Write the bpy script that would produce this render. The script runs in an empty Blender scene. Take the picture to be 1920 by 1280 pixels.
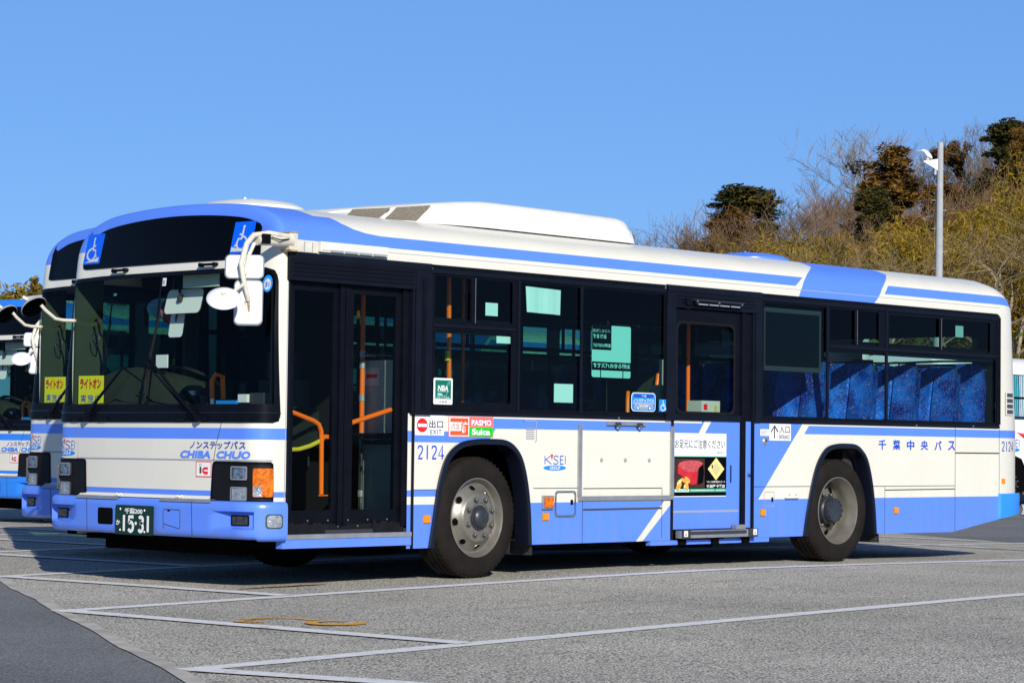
import bpy, bmesh, math, random
import numpy as np
from mathutils import Vector, Matrix, Quaternion
from mathutils.geometry import delaunay_2d_cdt

scene = bpy.context.scene
COL = scene.collection
R = math.radians
# ------------------------------------------------------------------ camera
CAM = Vector((-13.6306, -13.2174, 1.0361)); YAW, PIT, ROL = .81278, .042863, .011727
fwd = Vector((math.sin(YAW)*math.cos(PIT), math.cos(YAW)*math.cos(PIT), math.sin(PIT)))
r0 = Vector((math.cos(YAW), -math.sin(YAW), 0)); u0 = r0.cross(fwd)
rgt = r0*math.cos(ROL)+u0*math.sin(ROL); up = -r0*math.sin(ROL)+u0*math.cos(ROL)
cam_d = bpy.data.cameras.new('camera'); cam = bpy.data.objects.new('camera', cam_d); COL.objects.link(cam)
m3 = Matrix((rgt, up, -fwd)).transposed()
cam.matrix_world = Matrix.Translation(CAM) @ m3.to_4x4()
cam_d.sensor_width = 36; cam_d.lens = 36*4537.3/1920; cam_d.clip_start = .1; cam_d.clip_end = 6000
scene.camera = cam
# ------------------------------------------------------------------ world, sun, exposure
SUN_EL = R(25.0); SUN_H = Vector((-.52, -.854, 0)).normalized()
world = bpy.data.worlds.new('World'); scene.world = world; world.use_nodes = True
nt = world.node_tree; bg = nt.nodes['Background']
sky = nt.nodes.new('ShaderNodeTexSky'); sky.sky_type = 'NISHITA'; sky.sun_disc = False
sky.sun_elevation = SUN_EL; sky.sun_rotation = math.atan2(SUN_H.x, SUN_H.y)
sky.air_density = 1.0; sky.dust_density = .0; sky.ozone_density = 3.5; sky.altitude = 1500
hz_ = nt.nodes.new('ShaderNodeMix'); hz_.data_type = 'RGBA'; hz_.blend_type = 'MULTIPLY'; hz_.inputs[0].default_value = 1
hz_.inputs[7].default_value = (.74, .92, 1.22, 1)
fl_ = nt.nodes.new('ShaderNodeMix'); fl_.data_type = 'RGBA'; fl_.inputs[0].default_value = .55; fl_.inputs[7].default_value = (2.15, 5.15, 11.2, 1)
tcw = nt.nodes.new('ShaderNodeTexCoord'); sxw = nt.nodes.new('ShaderNodeSeparateXYZ'); nt.links.new(tcw.outputs['Generated'], sxw.inputs[0])
elw = nt.nodes.new('ShaderNodeMapRange'); elw.inputs['From Min'].default_value = .22; elw.inputs['From Max'].default_value = .55; elw.inputs['To Min'].default_value = .55; elw.inputs['To Max'].default_value = 0
nt.links.new(sxw.outputs[2], elw.inputs['Value']); nt.links.new(elw.outputs[0], fl_.inputs[0])
nt.links.new(sky.outputs[0], hz_.inputs[6]); nt.links.new(hz_.outputs[2], fl_.inputs[6]); nt.links.new(fl_.outputs[2], bg.inputs[0]); bg.inputs[1].default_value = .082
sun_d = bpy.data.lights.new('sun', 'SUN'); sun_d.energy = 4.85; sun_d.angle = R(.5); sun_d.color = (1, .955, .87)
sun = bpy.data.objects.new('sun', sun_d); COL.objects.link(sun)
sdir = SUN_H*math.cos(SUN_EL)+Vector((0, 0, math.sin(SUN_EL)))
sun.rotation_euler = sdir.to_track_quat('Z', 'Y').to_euler(); sun.location = (0, 0, 60)
scene.view_settings.view_transform = 'Standard'; scene.view_settings.look = 'None'
scene.view_settings.exposure = 0; scene.view_settings.gamma = 1
scene.render.engine = 'CYCLES'
scene.cycles.use_denoising = True
scene.cycles.max_bounces = 10; scene.cycles.transparent_max_bounces = 24; scene.cycles.caustics_reflective = False
scene.cycles.sample_clamp_indirect = 6

# ------------------------------------------------------------------ materials
def srgb(r, g, b):
    f = lambda c: (c/255/12.92 if c <= 10 else ((c/255+.055)/1.055)**2.4)
    return (f(r), f(g), f(b))
MATS = {}
def mat(name, col, rough=.5, metal=0., spec=.5, coat=0., var=0., vscale=6., bump=0., bscale=40., emit=None):
    m = bpy.data.materials.new(name); m.use_nodes = True; MATS[name] = m
    t = m.node_tree; b = t.nodes['Principled BSDF']
    b.inputs['Base Color'].default_value = (*col, 1); b.inputs['Roughness'].default_value = rough
    b.inputs['Metallic'].default_value = metal; b.inputs['Specular IOR Level'].default_value = spec
    b.inputs['Coat Weight'].default_value = coat; b.inputs['Coat Roughness'].default_value = .05
    tc = t.nodes.new('ShaderNodeTexCoord')
    if var:
        n = t.nodes.new('ShaderNodeTexNoise'); n.inputs['Scale'].default_value = vscale; n.inputs['Detail'].default_value = 6
        t.links.new(tc.outputs['Object'], n.inputs['Vector'])
        rp = t.nodes.new('ShaderNodeValToRGB'); e = rp.color_ramp.elements
        e[0].position = .3; e[1].position = .7
        e[0].color = (*[c*(1-var) for c in col], 1); e[1].color = (*[min(1, c*(1+var*.6)) for c in col], 1)
        t.links.new(n.outputs['Fac'], rp.inputs['Fac']); t.links.new(rp.outputs['Color'], b.inputs['Base Color'])
        mr = t.nodes.new('ShaderNodeMapRange'); mr.inputs['To Min'].default_value = max(.02, rough-.12); mr.inputs['To Max'].default_value = min(1, rough+.12)
        t.links.new(n.outputs['Fac'], mr.inputs['Value']); t.links.new(mr.outputs['Result'], b.inputs['Roughness'])
    if bump:
        n2 = t.nodes.new('ShaderNodeTexNoise'); n2.inputs['Scale'].default_value = bscale; n2.inputs['Detail'].default_value = 4
        t.links.new(tc.outputs['Object'], n2.inputs['Vector'])
        bp = t.nodes.new('ShaderNodeBump'); bp.inputs['Strength'].default_value = 1; bp.inputs['Distance'].default_value = bump
        t.links.new(n2.outputs['Fac'], bp.inputs['Height']); t.links.new(bp.outputs['Normal'], b.inputs['Normal'])
    return m
def glass(name, tint, refl=.9, dirt=.0):
    m = bpy.data.materials.new(name); m.use_nodes = True; MATS[name] = m
    t = m.node_tree; t.nodes.remove(t.nodes['Principled BSDF']); out = t.nodes['Material Output']
    tr = t.nodes.new('ShaderNodeBsdfTransparent'); tr.inputs['Color'].default_value = (*tint, 1)
    gl = t.nodes.new('ShaderNodeBsdfGlossy'); gl.inputs['Roughness'].default_value = .02; gl.inputs['Color'].default_value = (refl, refl, refl, 1)
    ge = t.nodes.new('ShaderNodeNewGeometry'); dt = t.nodes.new('ShaderNodeVectorMath'); dt.operation = 'DOT_PRODUCT'
    t.links.new(ge.outputs['Normal'], dt.inputs[0]); t.links.new(ge.outputs['Incoming'], dt.inputs[1])
    def mth(op, a, b_):
        n = t.nodes.new('ShaderNodeMath'); n.operation = op
        for i, x in enumerate((a, b_)):
            if x is None: continue
            if isinstance(x, (int, float)): n.inputs[i].default_value = x
            else: t.links.new(x, n.inputs[i])
        return n.outputs[0]
    c_ = mth('ABSOLUTE', dt.outputs['Value'], None); k_ = mth('POWER', mth('SUBTRACT', 1.0, c_), 5.0)
    fr = t.nodes.new('ShaderNodeMath'); fr.operation = 'MULTIPLY_ADD'; fr.inputs[1].default_value = .955; fr.inputs[2].default_value = .045; t.links.new(k_, fr.inputs[0])
    mx = t.nodes.new('ShaderNodeMixShader')
    t.links.new(fr.outputs[0], mx.inputs[0]); t.links.new(tr.outputs[0], mx.inputs[1]); t.links.new(gl.outputs[0], mx.inputs[2])
    t.links.new(mx.outputs[0], out.inputs[0])
    return m
def paint(name, col):
    m = mat(name, col, .28, spec=.45, var=.025, vscale=2.2, bump=.0014, bscale=1.7); t = m.node_tree; b = t.nodes['Principled BSDF']
    src = b.inputs['Base Color'].links[0].from_socket; tc = t.nodes.new('ShaderNodeTexCoord'); sp = t.nodes.new('ShaderNodeSeparateXYZ'); t.links.new(tc.outputs['Object'], sp.inputs[0])
    z = t.nodes.new('ShaderNodeMapRange'); z.inputs['From Min'].default_value = .75; z.inputs['From Max'].default_value = .24; z.inputs['To Max'].default_value = .26; t.links.new(sp.outputs[2], z.inputs['Value'])
    mp = t.nodes.new('ShaderNodeMapping'); mp.inputs['Scale'].default_value = (9, 9, 1.6); t.links.new(tc.outputs['Object'], mp.inputs[0])
    n = t.nodes.new('ShaderNodeTexNoise'); n.inputs['Scale'].default_value = 1.3; n.inputs['Detail'].default_value = 7; t.links.new(mp.outputs[0], n.inputs['Vector'])
    nr = t.nodes.new('ShaderNodeMapRange'); nr.inputs['From Min'].default_value = .42; nr.inputs['From Max'].default_value = .75; t.links.new(n.outputs['Fac'], nr.inputs['Value'])
    ad = t.nodes.new('ShaderNodeMath'); ad.operation = 'ADD'; ad.inputs[1].default_value = .015; t.links.new(z.outputs[0], ad.inputs[0])
    mu = t.nodes.new('ShaderNodeMath'); mu.operation = 'MULTIPLY'; mu.use_clamp = True; t.links.new(ad.outputs[0], mu.inputs[0]); t.links.new(nr.outputs[0], mu.inputs[1])
    mx = t.nodes.new('ShaderNodeMix'); mx.data_type = 'RGBA'; mx.inputs[7].default_value = (.26, .235, .19, 1)
    t.links.new(mu.outputs[0], mx.inputs[0]); t.links.new(src, mx.inputs[6]); t.links.new(mx.outputs[2], b.inputs['Base Color'])
    return m
WHITE = paint('cream white paint', (.765, .735, .63))
BLUE = paint('cornflower blue paint', (.105, .25, .88))
BLUE2 = mat('sky blue paint', (.028, .235, .86), .3, spec=.45, var=.05, vscale=2.5)
AZURE = mat('azure rear bumper paint', (.03, .28, .93), .35, var=.04)
ROOFW = mat('roof unit white plastic', (.74, .725, .66), .45, var=.05, vscale=4)
BLACK = mat('black frame paint', (.0045, .0055, .009), .38, spec=.07, var=.25, vscale=9)
HOODB = mat('dark navy hood panel', (.006, .008, .015), .42, spec=.11, var=.2, vscale=5)
RUBBER = mat('black rubber', (.007, .007, .008), .6, spec=.2, var=.3, vscale=12)
ARCH = mat('glossy arch moulding', (.005, .007, .016), .25, spec=.4)
VOID = mat('dark underbody', (.004, .004, .004), .95, spec=.03)
GAP = mat('panel gap dark line', (.05, .05, .055), .7)
CHROME = mat('polished steel', (.62, .62, .60), .25, metal=1, var=.1, vscale=14)
ALU = mat('dull aluminium trim', (.42, .43, .44), .42, metal=.6, var=.12, vscale=10)
DGREY = mat('dark grey plastic', (.035, .036, .04), .5)
TYRE = mat('tyre rubber brownish', (.016, .0125, .011), .8, spec=.15, var=.35, vscale=7, bump=.0015, bscale=60)
RIM = mat('champagne silver wheel paint', (.25, .232, .195), .4, metal=.5, var=.16, vscale=9)
GRILL = mat('beige grey mesh', (.20, .175, .13), .7, var=.3, vscale=60)
NUT = mat('greasy wheel nuts', (.13, .12, .105), .45, metal=.5, var=.4, vscale=50)
HUBC = mat('slate grey hub cap', (.03, .035, .045), .35, spec=.5, var=.3, vscale=20)
MUD = mat('worn mud flap rubber', (.035, .035, .034), .8, var=.7, vscale=26, bump=.004, bscale=45)
AMBER = mat('amber lens', (.90, .17, .002), .12, spec=.6, var=.6, vscale=34, bump=.003, bscale=70)
ORANGEL = mat('orange reflector', (.85, .27, .006), .3)
LENS = mat('clear lamp lens', (.55, .57, .58), .08, metal=.6, var=.45, vscale=30, bump=.003, bscale=90)
HLENS = mat('headlamp reflector', (.5, .51, .53), .1, metal=.9, var=.9, vscale=24, bump=.012, bscale=36)
LAMPD = mat('smoked lamp', (.09, .095, .10), .12, metal=.5, var=.5, vscale=26)
OFFW = mat('mirror arm off white', (.72, .67, .55), .42, var=.2, vscale=14)
MIRW = mat('mirror back white', (.80, .81, .84), .3, var=.04)
MIRG = mat('mirror glass', (.55, .57, .6), .02, metal=1)
RUST = mat('rusted bracket', (.45, .30, .13), .7, var=.5, vscale=30)
ORANGE = mat('orange handrail', (.95, .16, .0), .4)
YELLOW = mat('yellow rubber belt', (.55, .47, .02), .5)
YPAPER = mat('yellow paper', (.86, .80, .01), .6)
PAPER = mat('white paper', (.80, .82, .80), .6)
WPAPER = mat('sun bleached window paper', (.62, .86, .80), .7)
PALE = mat('pale interior panel', (.52, .58, .50), .5, var=.05)
GREENG = mat('grey green interior trim', (.034, .050, .032), .7, spec=.2, var=.1)
DASH = mat('dark green grey dashboard', (.026, .034, .026), .65, spec=.15, var=.1)
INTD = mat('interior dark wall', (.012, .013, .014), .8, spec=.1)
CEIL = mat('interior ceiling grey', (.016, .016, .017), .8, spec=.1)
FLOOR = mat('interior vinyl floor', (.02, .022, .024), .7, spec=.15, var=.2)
SIGNB = mat('destination sign glass black', (.0012, .0012, .0015), .15, spec=.1)
PICT = mat('pictogram blue', (.0, .115, .85), .35)
PICTG = mat('pictogram silver', (.55, .60, .62), .4)
NAVY = mat('navy lettering', (.018, .06, .42), .4)
NAVY2 = mat('royal blue lettering', (.005, .075, .62), .4)
DKBL = mat('black print', (.012, .014, .03), .45)
RED = mat('red print', (.80, .012, .02), .4)
REDW = mat('warning red print', (.62, .012, .012), .5)
SALMON = mat('salmon pink print', (.92, .16, .17), .4)
ORED = mat('orange red print', (.90, .10, .022), .4)
GREEN = mat('bright green print', (.0, .58, .012), .4)
DGREEN = mat('deep green print', (.006, .075, .045), .4)
TEAL = mat('teal print', (.02, .38, .22), .45)
PLATE = mat('dark green plate', (.002, .028, .014), .4)
LWHITE = mat('white print', (.85, .85, .83), .4)
MEAT = mat('red meat print', (.62, .015, .03), .5, var=.25, vscale=12)
MEATT = mat('seared pink print', (.62, .09, .10), .5, var=.45, vscale=60)
BROWN = mat('dark brown print', (.06, .018, .008), .5, var=.4, vscale=8)
GARL = mat('golden garlic print', (.85, .42, .06), .5, var=.3, vscale=25)
CREAMY = mat('pale yellow print', (.86, .74, .24), .45)
GREYT = mat('grey print', (.33, .35, .38), .5)
TURQ = mat('turquoise poster', (.28, .72, .64), .5)
STICK = mat('azure sticker', (.01, .26, .82), .35)
INBLUE = mat('fleet green print', (.0, .16, .10), .4)
GL_S = glass('tinted side glass', (.66, .86, .81), .30)
GL_U = glass('upper side glass', (.42, .62, .57), .30)
GL_D = glass('clear door glass', (.80, .89, .86), .2)
GL_P = glass('dark privacy glass', (.15, .36, .33), .3)
GL_F = glass('windscreen glass', (.80, .89, .84), .16)
GL_C = glass('coach glass', (.45, .62, .64), .8)
def seat_mat():
    m = mat('blue patterned moquette', (.012, .10, .60), .85, spec=.1)
    t = m.node_tree; b = t.nodes['Principled BSDF']; tc = t.nodes.new('ShaderNodeTexCoord')
    n = t.nodes.new('ShaderNodeTexNoise'); n.inputs['Scale'].default_value = 5; n.inputs['Detail'].default_value = 5
    w = t.nodes.new('ShaderNodeTexWave'); w.inputs['Scale'].default_value = 7; w.inputs['Distortion'].default_value = 26; w.inputs['Detail'].default_value = 3; w.inputs['Detail Scale'].default_value = 1.6
    rp = t.nodes.new('ShaderNodeValToRGB'); e = rp.color_ramp.elements
    e[0].position = .38; e[0].color = (.002, .03, .30, 1); e[1].position = .62; e[1].color = (.008, .17, .78, 1)
    r2 = t.nodes.new('ShaderNodeValToRGB'); q = r2.color_ramp.elements; q[0].position = .975; q[0].color = (0, 0, 0, 1); q[1].position = .992; q[1].color = (1, 1, 1, 1)
    mx = t.nodes.new('ShaderNodeMix'); mx.data_type = 'RGBA'; mx.inputs[7].default_value = (.45, .30, .42, 1)
    t.links.new(tc.outputs['Object'], n.inputs['Vector']); t.links.new(tc.outputs['Object'], w.inputs['Vector'])
    t.links.new(n.outputs['Fac'], rp.inputs['Fac']); t.links.new(w.outputs['Fac'], r2.inputs['Fac'])
    t.links.new(r2.outputs['Color'], mx.inputs[0]); t.links.new(rp.outputs['Color'], mx.inputs[6]); t.links.new(mx.outputs[2], b.inputs['Base Color'])
    return m
SEAT = seat_mat()

# ------------------------------------------------------------------ mesh helpers
class MB:
    def __init__(s): s.v = []; s.f = []; s.m = []; s.mats = []
    def mi(s, m):
        if m not in s.mats: s.mats.append(m)
        return s.mats.index(m)
    def add(s, vs, fs, m):
        o = len(s.v); s.v += [tuple(v) for v in vs]; k = s.mi(m)
        for f in fs: s.f.append([i+o for i in f]); s.m.append(k)
        return s
    def box(s, lo, hi, m, rot=None, piv=None):
        (a, b, c), (d, e, f) = lo, hi
        vs = [Vector(p) for p in ((a,b,c),(d,b,c),(d,e,c),(a,e,c),(a,b,f),(d,b,f),(d,e,f),(a,e,f))]
        if rot is not None:
            p = Vector(piv) if piv else sum(vs, Vector())/8
            vs = [rot @ (v-p)+p for v in vs]
        return s.add(vs, [(0,3,2,1),(4,5,6,7),(0,1,5,4),(1,2,6,5),(2,3,7,6),(3,0,4,7)], m)
    def tube(s, pts, r, m, n=10, cap=True):
        pts = [Vector(p) for p in pts]; rs = r if isinstance(r, (list, tuple)) else [r]*len(pts)
        ring = []; prev = None
        for i, p in enumerate(pts):
            d = (pts[min(i+1, len(pts)-1)]-pts[max(i-1, 0)]).normalized()
            if prev is None: a = d.orthogonal().normalized()
            else: a = (prev-d*prev.dot(d)).normalized()
            prev = a; b = d.cross(a)
            ring.append([p+(a*math.cos(2*math.pi*k/n)+b*math.sin(2*math.pi*k/n))*rs[i] for k in range(n)])
        vs = [v for q in ring for v in q]; fs = []
        for i in range(len(pts)-1):
            for k in range(n):
                fs.append((i*n+k, i*n+(k+1)%n, (i+1)*n+(k+1)%n, (i+1)*n+k))
        if cap: fs += [tuple(range(n))[::-1], tuple((len(pts)-1)*n+k for k in range(n))]
        return s.add(vs, fs, m)
    def lathe(s, prof, m, n=48, org=(0,0,0), axis='y', mats=None):
        o = Vector(org)
        for j in range(len(prof)-1):
            (r1, h1), (r2, h2) = prof[j], prof[j+1]; vs = []
            for k in range(n):
                c, q = math.cos(2*math.pi*k/n), math.sin(2*math.pi*k/n)
                for r, h in ((r1, h1), (r2, h2)):
                    vs.append(o+(Vector((r*c, h, r*q)) if axis == 'y' else Vector((r*c, r*q, h))))
            fs = [(2*k, 2*k+1, 2*((k+1)%n)+1, 2*((k+1)%n)) for k in range(n)]
            s.add(vs, fs, mats[j] if mats else m)
        return s
    def grid(s, rows, m, close=False):
        a, b = len(rows), len(rows[0]); vs = [p for r in rows for p in r]; fs = []
        for i in range(a-1):
            for j in range(b if close else b-1):
                fs.append((i*b+j, i*b+(j+1)%b, (i+1)*b+(j+1)%b, (i+1)*b+j))
        return s.add(vs, fs, m)
    def build(s, name, parent=None, smooth=35, weld=True):
        me = bpy.data.meshes.new(name); me.from_pydata([tuple(v) for v in s.v], [], s.f)
        for m in s.mats: me.materials.append(m)
        me.polygons.foreach_set('material_index', s.m)
        if weld:
            bm = bmesh.new(); bm.from_mesh(me); bmesh.ops.remove_doubles(bm, verts=bm.verts, dist=1e-5)
            bmesh.ops.recalc_face_normals(bm, faces=bm.faces); bm.to_mesh(me); bm.free()
        if smooth:
            me.polygons.foreach_set('use_smooth', [True]*len(me.polygons)); me.set_sharp_from_angle(angle=R(smooth))
        me.update()
        o = bpy.data.objects.new(name, me); COL.objects.link(o)
        if parent: o.parent = parent
        return o
def empty(name, loc=(0,0,0), label=None, cat=None, group=None):
    o = bpy.data.objects.new(name, None); COL.objects.link(o); o.location = loc; o.empty_display_size = .2
    tag(o, label, cat, group); return o
def tag(o, label=None, cat=None, group=None, kind=None):
    for k, v in (('label', label), ('category', cat), ('group', group), ('kind', kind)):
        if v: o[k] = v
    return o
def rect(a, b, c, d): return [(a, b), (c, b), (c, d), (a, d)]
def rrect(a, b, c, d, r, n=5):
    a, c = min(a, c), max(a, c); b, d = min(b, d), max(b, d); o = []
    for cx, cy, t in ((c-r, b+r, -90), (c-r, d-r, 0), (a+r, d-r, 90), (a+r, b+r, 180)):
        for k in range(n+1):
            q = R(t+90*k/n); o.append((cx+r*math.cos(q), cy+r*math.sin(q)))
    return o
def ell(cx, cy, a, b=None, n=28): 
    b = b or a
    return [(cx+a*math.cos(2*math.pi*k/n), cy+b*math.sin(2*math.pi*k/n)) for k in range(n)]
class SK(list): pass
def ccw(p):
    a = sum(p[i-1][0]*p[i][1]-p[i][0]*p[i-1][1] for i in range(len(p)))
    return list(p) if a > 0 else list(p)[::-1]
def stroke(pts, w):
    L, Rr = [], []
    for i, p in enumerate(pts):
        a = Vector(pts[max(i-1, 0)]); b = Vector(pts[min(i+1, len(pts)-1)]); d = (b-a).normalized()
        nn = Vector((-d.y, d.x))*w/2; L.append(tuple(Vector(p)+nn)); Rr.append(tuple(Vector(p)-nn))
    return SK(L+Rr[::-1])
def sheet(mb, mapf, outline, m, holes=(), paint=(), step=None, off=0., smoothcuts=()):
    """flat polygon (with holes, and painted sub polygons) mapped on a curved surface"""
    vs = []; fs = []
    if isinstance(outline, SK):
        bm = bmesh.new(); base = mb.mi(m); n = len(outline)//2; q = [bm.verts.new((p[0], p[1], 0)) for p in outline]
        for i in range(n-1):
            try: bm.faces.new([q[i], q[i+1], q[2*n-2-i], q[2*n-1-i]]).material_index = base
            except ValueError: pass
        return _finish(mb, bm, mapf, outline, step, off)
    for poly in [ccw(outline)]+[ccw(p) for p in holes]+[ccw(p) for p, _ in paint]:
        fs.append(list(range(len(vs), len(vs)+len(poly)))); vs += [Vector(p) for p in poly]
    nh = len(holes)
    V, E, F, ov, oe, of = delaunay_2d_cdt(vs, [], fs, 1, 1e-6)
    bm = bmesh.new(); bv = [bm.verts.new((v.x, v.y, 0)) for v in V]
    mats = [m]+[q for _, q in paint]; base = [mb.mi(q) for q in mats]
    for f, o in zip(F, of):
        if 0 not in o or any(1 <= i <= nh for i in o): continue
        k = 0
        for i in o:
            if i > nh: k = max(k, i-nh)
        try: bf = bm.faces.new([bv[i] for i in f]); bf.material_index = base[k]
        except ValueError: pass
    return _finish(mb, bm, mapf, outline, step, off)
def _finish(mb, bm, mapf, outline, step, off):
    if step:
        sx, sz = step
        for ax, st in ((0, sx), (1, sz)):
            if not st: continue
            lo = min(p[ax] for p in outline); hi = max(p[ax] for p in outline)
            cuts = st if isinstance(st, (list, tuple)) else [lo+(hi-lo)*i/max(1, int((hi-lo)/st)) for i in range(1, max(1, int((hi-lo)/st)))]
            for c in cuts:
                if not lo < c < hi: continue
                co = (c, 0, 0) if ax == 0 else (0, c, 0); no = (1, 0, 0) if ax == 0 else (0, 1, 0)
                bmesh.ops.bisect_plane(bm, geom=bm.verts[:]+bm.edges[:]+bm.faces[:], dist=1e-6, plane_co=co, plane_no=no)
    bm.verts.ensure_lookup_table(); bm.verts.index_update()
    o = len(mb.v)
    for v in bm.verts: mb.v.append(tuple(mapf(v.co.x, v.co.y, off)))
    for f in bm.faces:
        mb.f.append([q.index+o for q in f.verts]); mb.m.append(f.material_index)
    bm.free(); return mb
_tc = {}
def text_mesh(s, bold=0., spacing=1.):
    k = (s, bold, spacing)
    if k in _tc: return _tc[k]
    c = bpy.data.curves.new('t', 'FONT'); c.body = s; c.offset = bold; c.space_character = spacing; c.resolution_u = 3
    o = bpy.data.objects.new('t', c); COL.objects.link(o); bpy.context.view_layer.update()
    me = bpy.data.meshes.new_from_object(o.evaluated_get(bpy.context.evaluated_depsgraph_get()))
    vs = [(v.co.x, v.co.y) for v in me.vertices]; fs = [list(p.vertices) for p in me.polygons]
    bpy.data.objects.remove(o); bpy.data.curves.remove(c); bpy.data.meshes.remove(me)
    _tc[k] = (vs, fs); return _tc[k]
def text(mb, mapf, s, box, m, off=.004, bold=0., shear=0., flip=False, spacing=1.):
    vs, fs = text_mesh(s, bold, spacing)
    if not vs: return mb
    x0_, x1_ = min(v[0] for v in vs), max(v[0] for v in vs); y0_, y1_ = min(v[1] for v in vs), max(v[1] for v in vs)
    a, b, c, d = box; out = []
    for x, y in vs:
        u = (x-x0_)/max(1e-6, x1_-x0_); t = (y-y0_)/max(1e-6, y1_-y0_)
        if flip: u = 1-u
        out.append(mapf(a+(c-a)*u+shear*(t-.5)*(d-b), b+(d-b)*t, off))
    return mb.add(out, fs, m)
# ------------------------------------------------------------------ the city bus: surfaces (x along the bus, front at -2.37; y=0 is the kerb side; z up)
HW, VC, XS, LC, NE = 1.2425, 1.0, -2.03, .44, 2.7
X0 = [(.27,-2.33),(.6,-2.335),(1.0,-2.335),(1.26,-2.325),(1.32,-2.318),(2.30,-2.20),(2.42,-2.18),(2.6,-2.14),(2.75,-2.10),(2.85,-2.06)]
def lerp_tab(T, z):
    if z <= T[0][0]: return T[0][1]
    for (a, b), (c, d) in zip(T, T[1:]):
        if z <= c: return b+(d-b)*(z-a)/(c-a)
    return T[-1][1]
def fx0(z): return lerp_tab(X0, z)
def front(w, z, off=0.):          # w: arc length from the centre line, + towards the driver's side
    s = 1 if w >= 0 else -1; a = abs(w); xe = fx0(z)+.045
    if a <= VC: v = a; x = fx0(z)+.045*a*a; nx, nv = -1., .09*a
    else:
        f = (a-VC)/LC*math.pi/2
        if f > math.pi/2: v = HW; x = XS+(a-VC-LC); nx, nv = 0., 1.
        else:
            c = math.cos(f)**(2/NE); t = math.sin(f)**(2/NE); v = VC+(HW-VC)*t; x = XS-(XS-xe)*c
            nx = -c**(NE-1)/(XS-xe); nv = t**(NE-1)/(HW-VC)
    l = math.hypot(nx, nv)
    return (x+nx/l*off, HW+s*(v+nv/l*off), z)
def frontm(u, z, off=0.): return front(-u, z, off)    # u grows to the right as seen from the front
def bumper_off(w, z):
    a = abs(w)
    b = .065
    if .80 < a < 1.185 and .415 < z < .535: b -= .05*min(1, (a-.80)/.17)
    return b
_P = [(0,2.42),(.007,2.50),(.028,2.57),(.072,2.64),(.15,2.70),(.26,2.745),(.42,2.785),(.70,2.812),(1.0,2.826),(HW,2.83)]
def _spl(P, n=5, ends=True):
    o = []
    for i in range(len(P)-1):
        p0 = Vector(P[max(i-1, 0)]); p1 = Vector(P[i]); p2 = Vector(P[i+1]); p3 = Vector(P[min(i+2, len(P)-1)])
        if i == 0: p0 = p1-Vector((0, .08)) if ends else 2*p1-p2
        if i == len(P)-2: p3 = p2+Vector((.24, -.002)) if ends else 2*p2-p1
        for k in range(n):
            t = k/n; o.append(.5*((2*p1)+(-p0+p2)*t+(2*p0-5*p1+4*p2-p3)*t*t+(-p0+3*p1-3*p2+p3)*t**3))
    o.append(Vector(P[-1])); return o
PROF = _spl(_P); QL = [2.42]
for a_, b_ in zip(PROF, PROF[1:]): QL.append(QL[-1]+(b_-a_).length)
QM = QL[-1]
def prof(q):                       # near half section -> y, z, outward normal
    if q <= 2.42: return 0., q, -1., 0.
    mir = q > QM
    if mir: q = 2*QM-q
    if q <= 2.42: return 2*HW, q, 1., 0.
    for i in range(len(PROF)-1):
        if q <= QL[i+1]+1e-9:
            t = (q-QL[i])/(QL[i+1]-QL[i]); p = PROF[i].lerp(PROF[i+1], t)
            def nrm(j):
                d = (PROF[min(j+1, len(PROF)-1)]-PROF[max(j-1, 0)]).normalized(); return Vector((-d.y, d.x))
            n = nrm(i).lerp(nrm(i+1), t).normalized(); break
    return (2*HW-p.x, p.y, -n.x, n.y) if mir else (p.x, p.y, n.x, n.y)
def side(x, q, off=0.):
    y, z, ny, nz = prof(q); return (x, y+ny*off, z+nz*off)
def fside(x, z, off=0.): return (x, 2*HW+off, z)
def app(x, z):                     # point seen at (x, z) on the plane y=0 from the photograph's side -> (x, q) on the curved cornice
    best = None
    for i in range(0, 400):
        q = 2.42+(QM-2.42)*i/400; y, zz, _, _ = prof(q)
        za = zz-(zz-1.036)*y/(y+13.2)
        if best is None or abs(za-z) < best[0]: best = (abs(za-z), q, y)
        if za < z-.002 and q > 2.8: break
    _, q, y = best
    return ((x*(y+13.2)+13.63*y)/13.2, q)
# rear: start of the corner, semi axes
XR = 7.5
def rear_a(z): return .62-.10*max(0, z-1.25)
FARCH = [(-.575,.245),(-.535,.45),(-.49,.70),(-.435,.87),(-.36,.98),(-.24,1.05),(-.08,1.076),(.10,1.08),(.26,1.07),(.37,1.02),(.455,.92),(.515,.74),(.55,.52),(.567,.245)]
RARCH = [(4.205,.245),(4.25,.45),(4.32,.70),(4.385,.86),(4.46,.97),(4.56,1.05),(4.70,1.08),(4.86,1.084),(5.00,1.075),(5.10,1.03),(5.19,.94),(5.26,.76),(5.31,.52),(5.34,.245)]

def rear_corner(q0, q1, nphi=10, z_cut=None):
    pass

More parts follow.
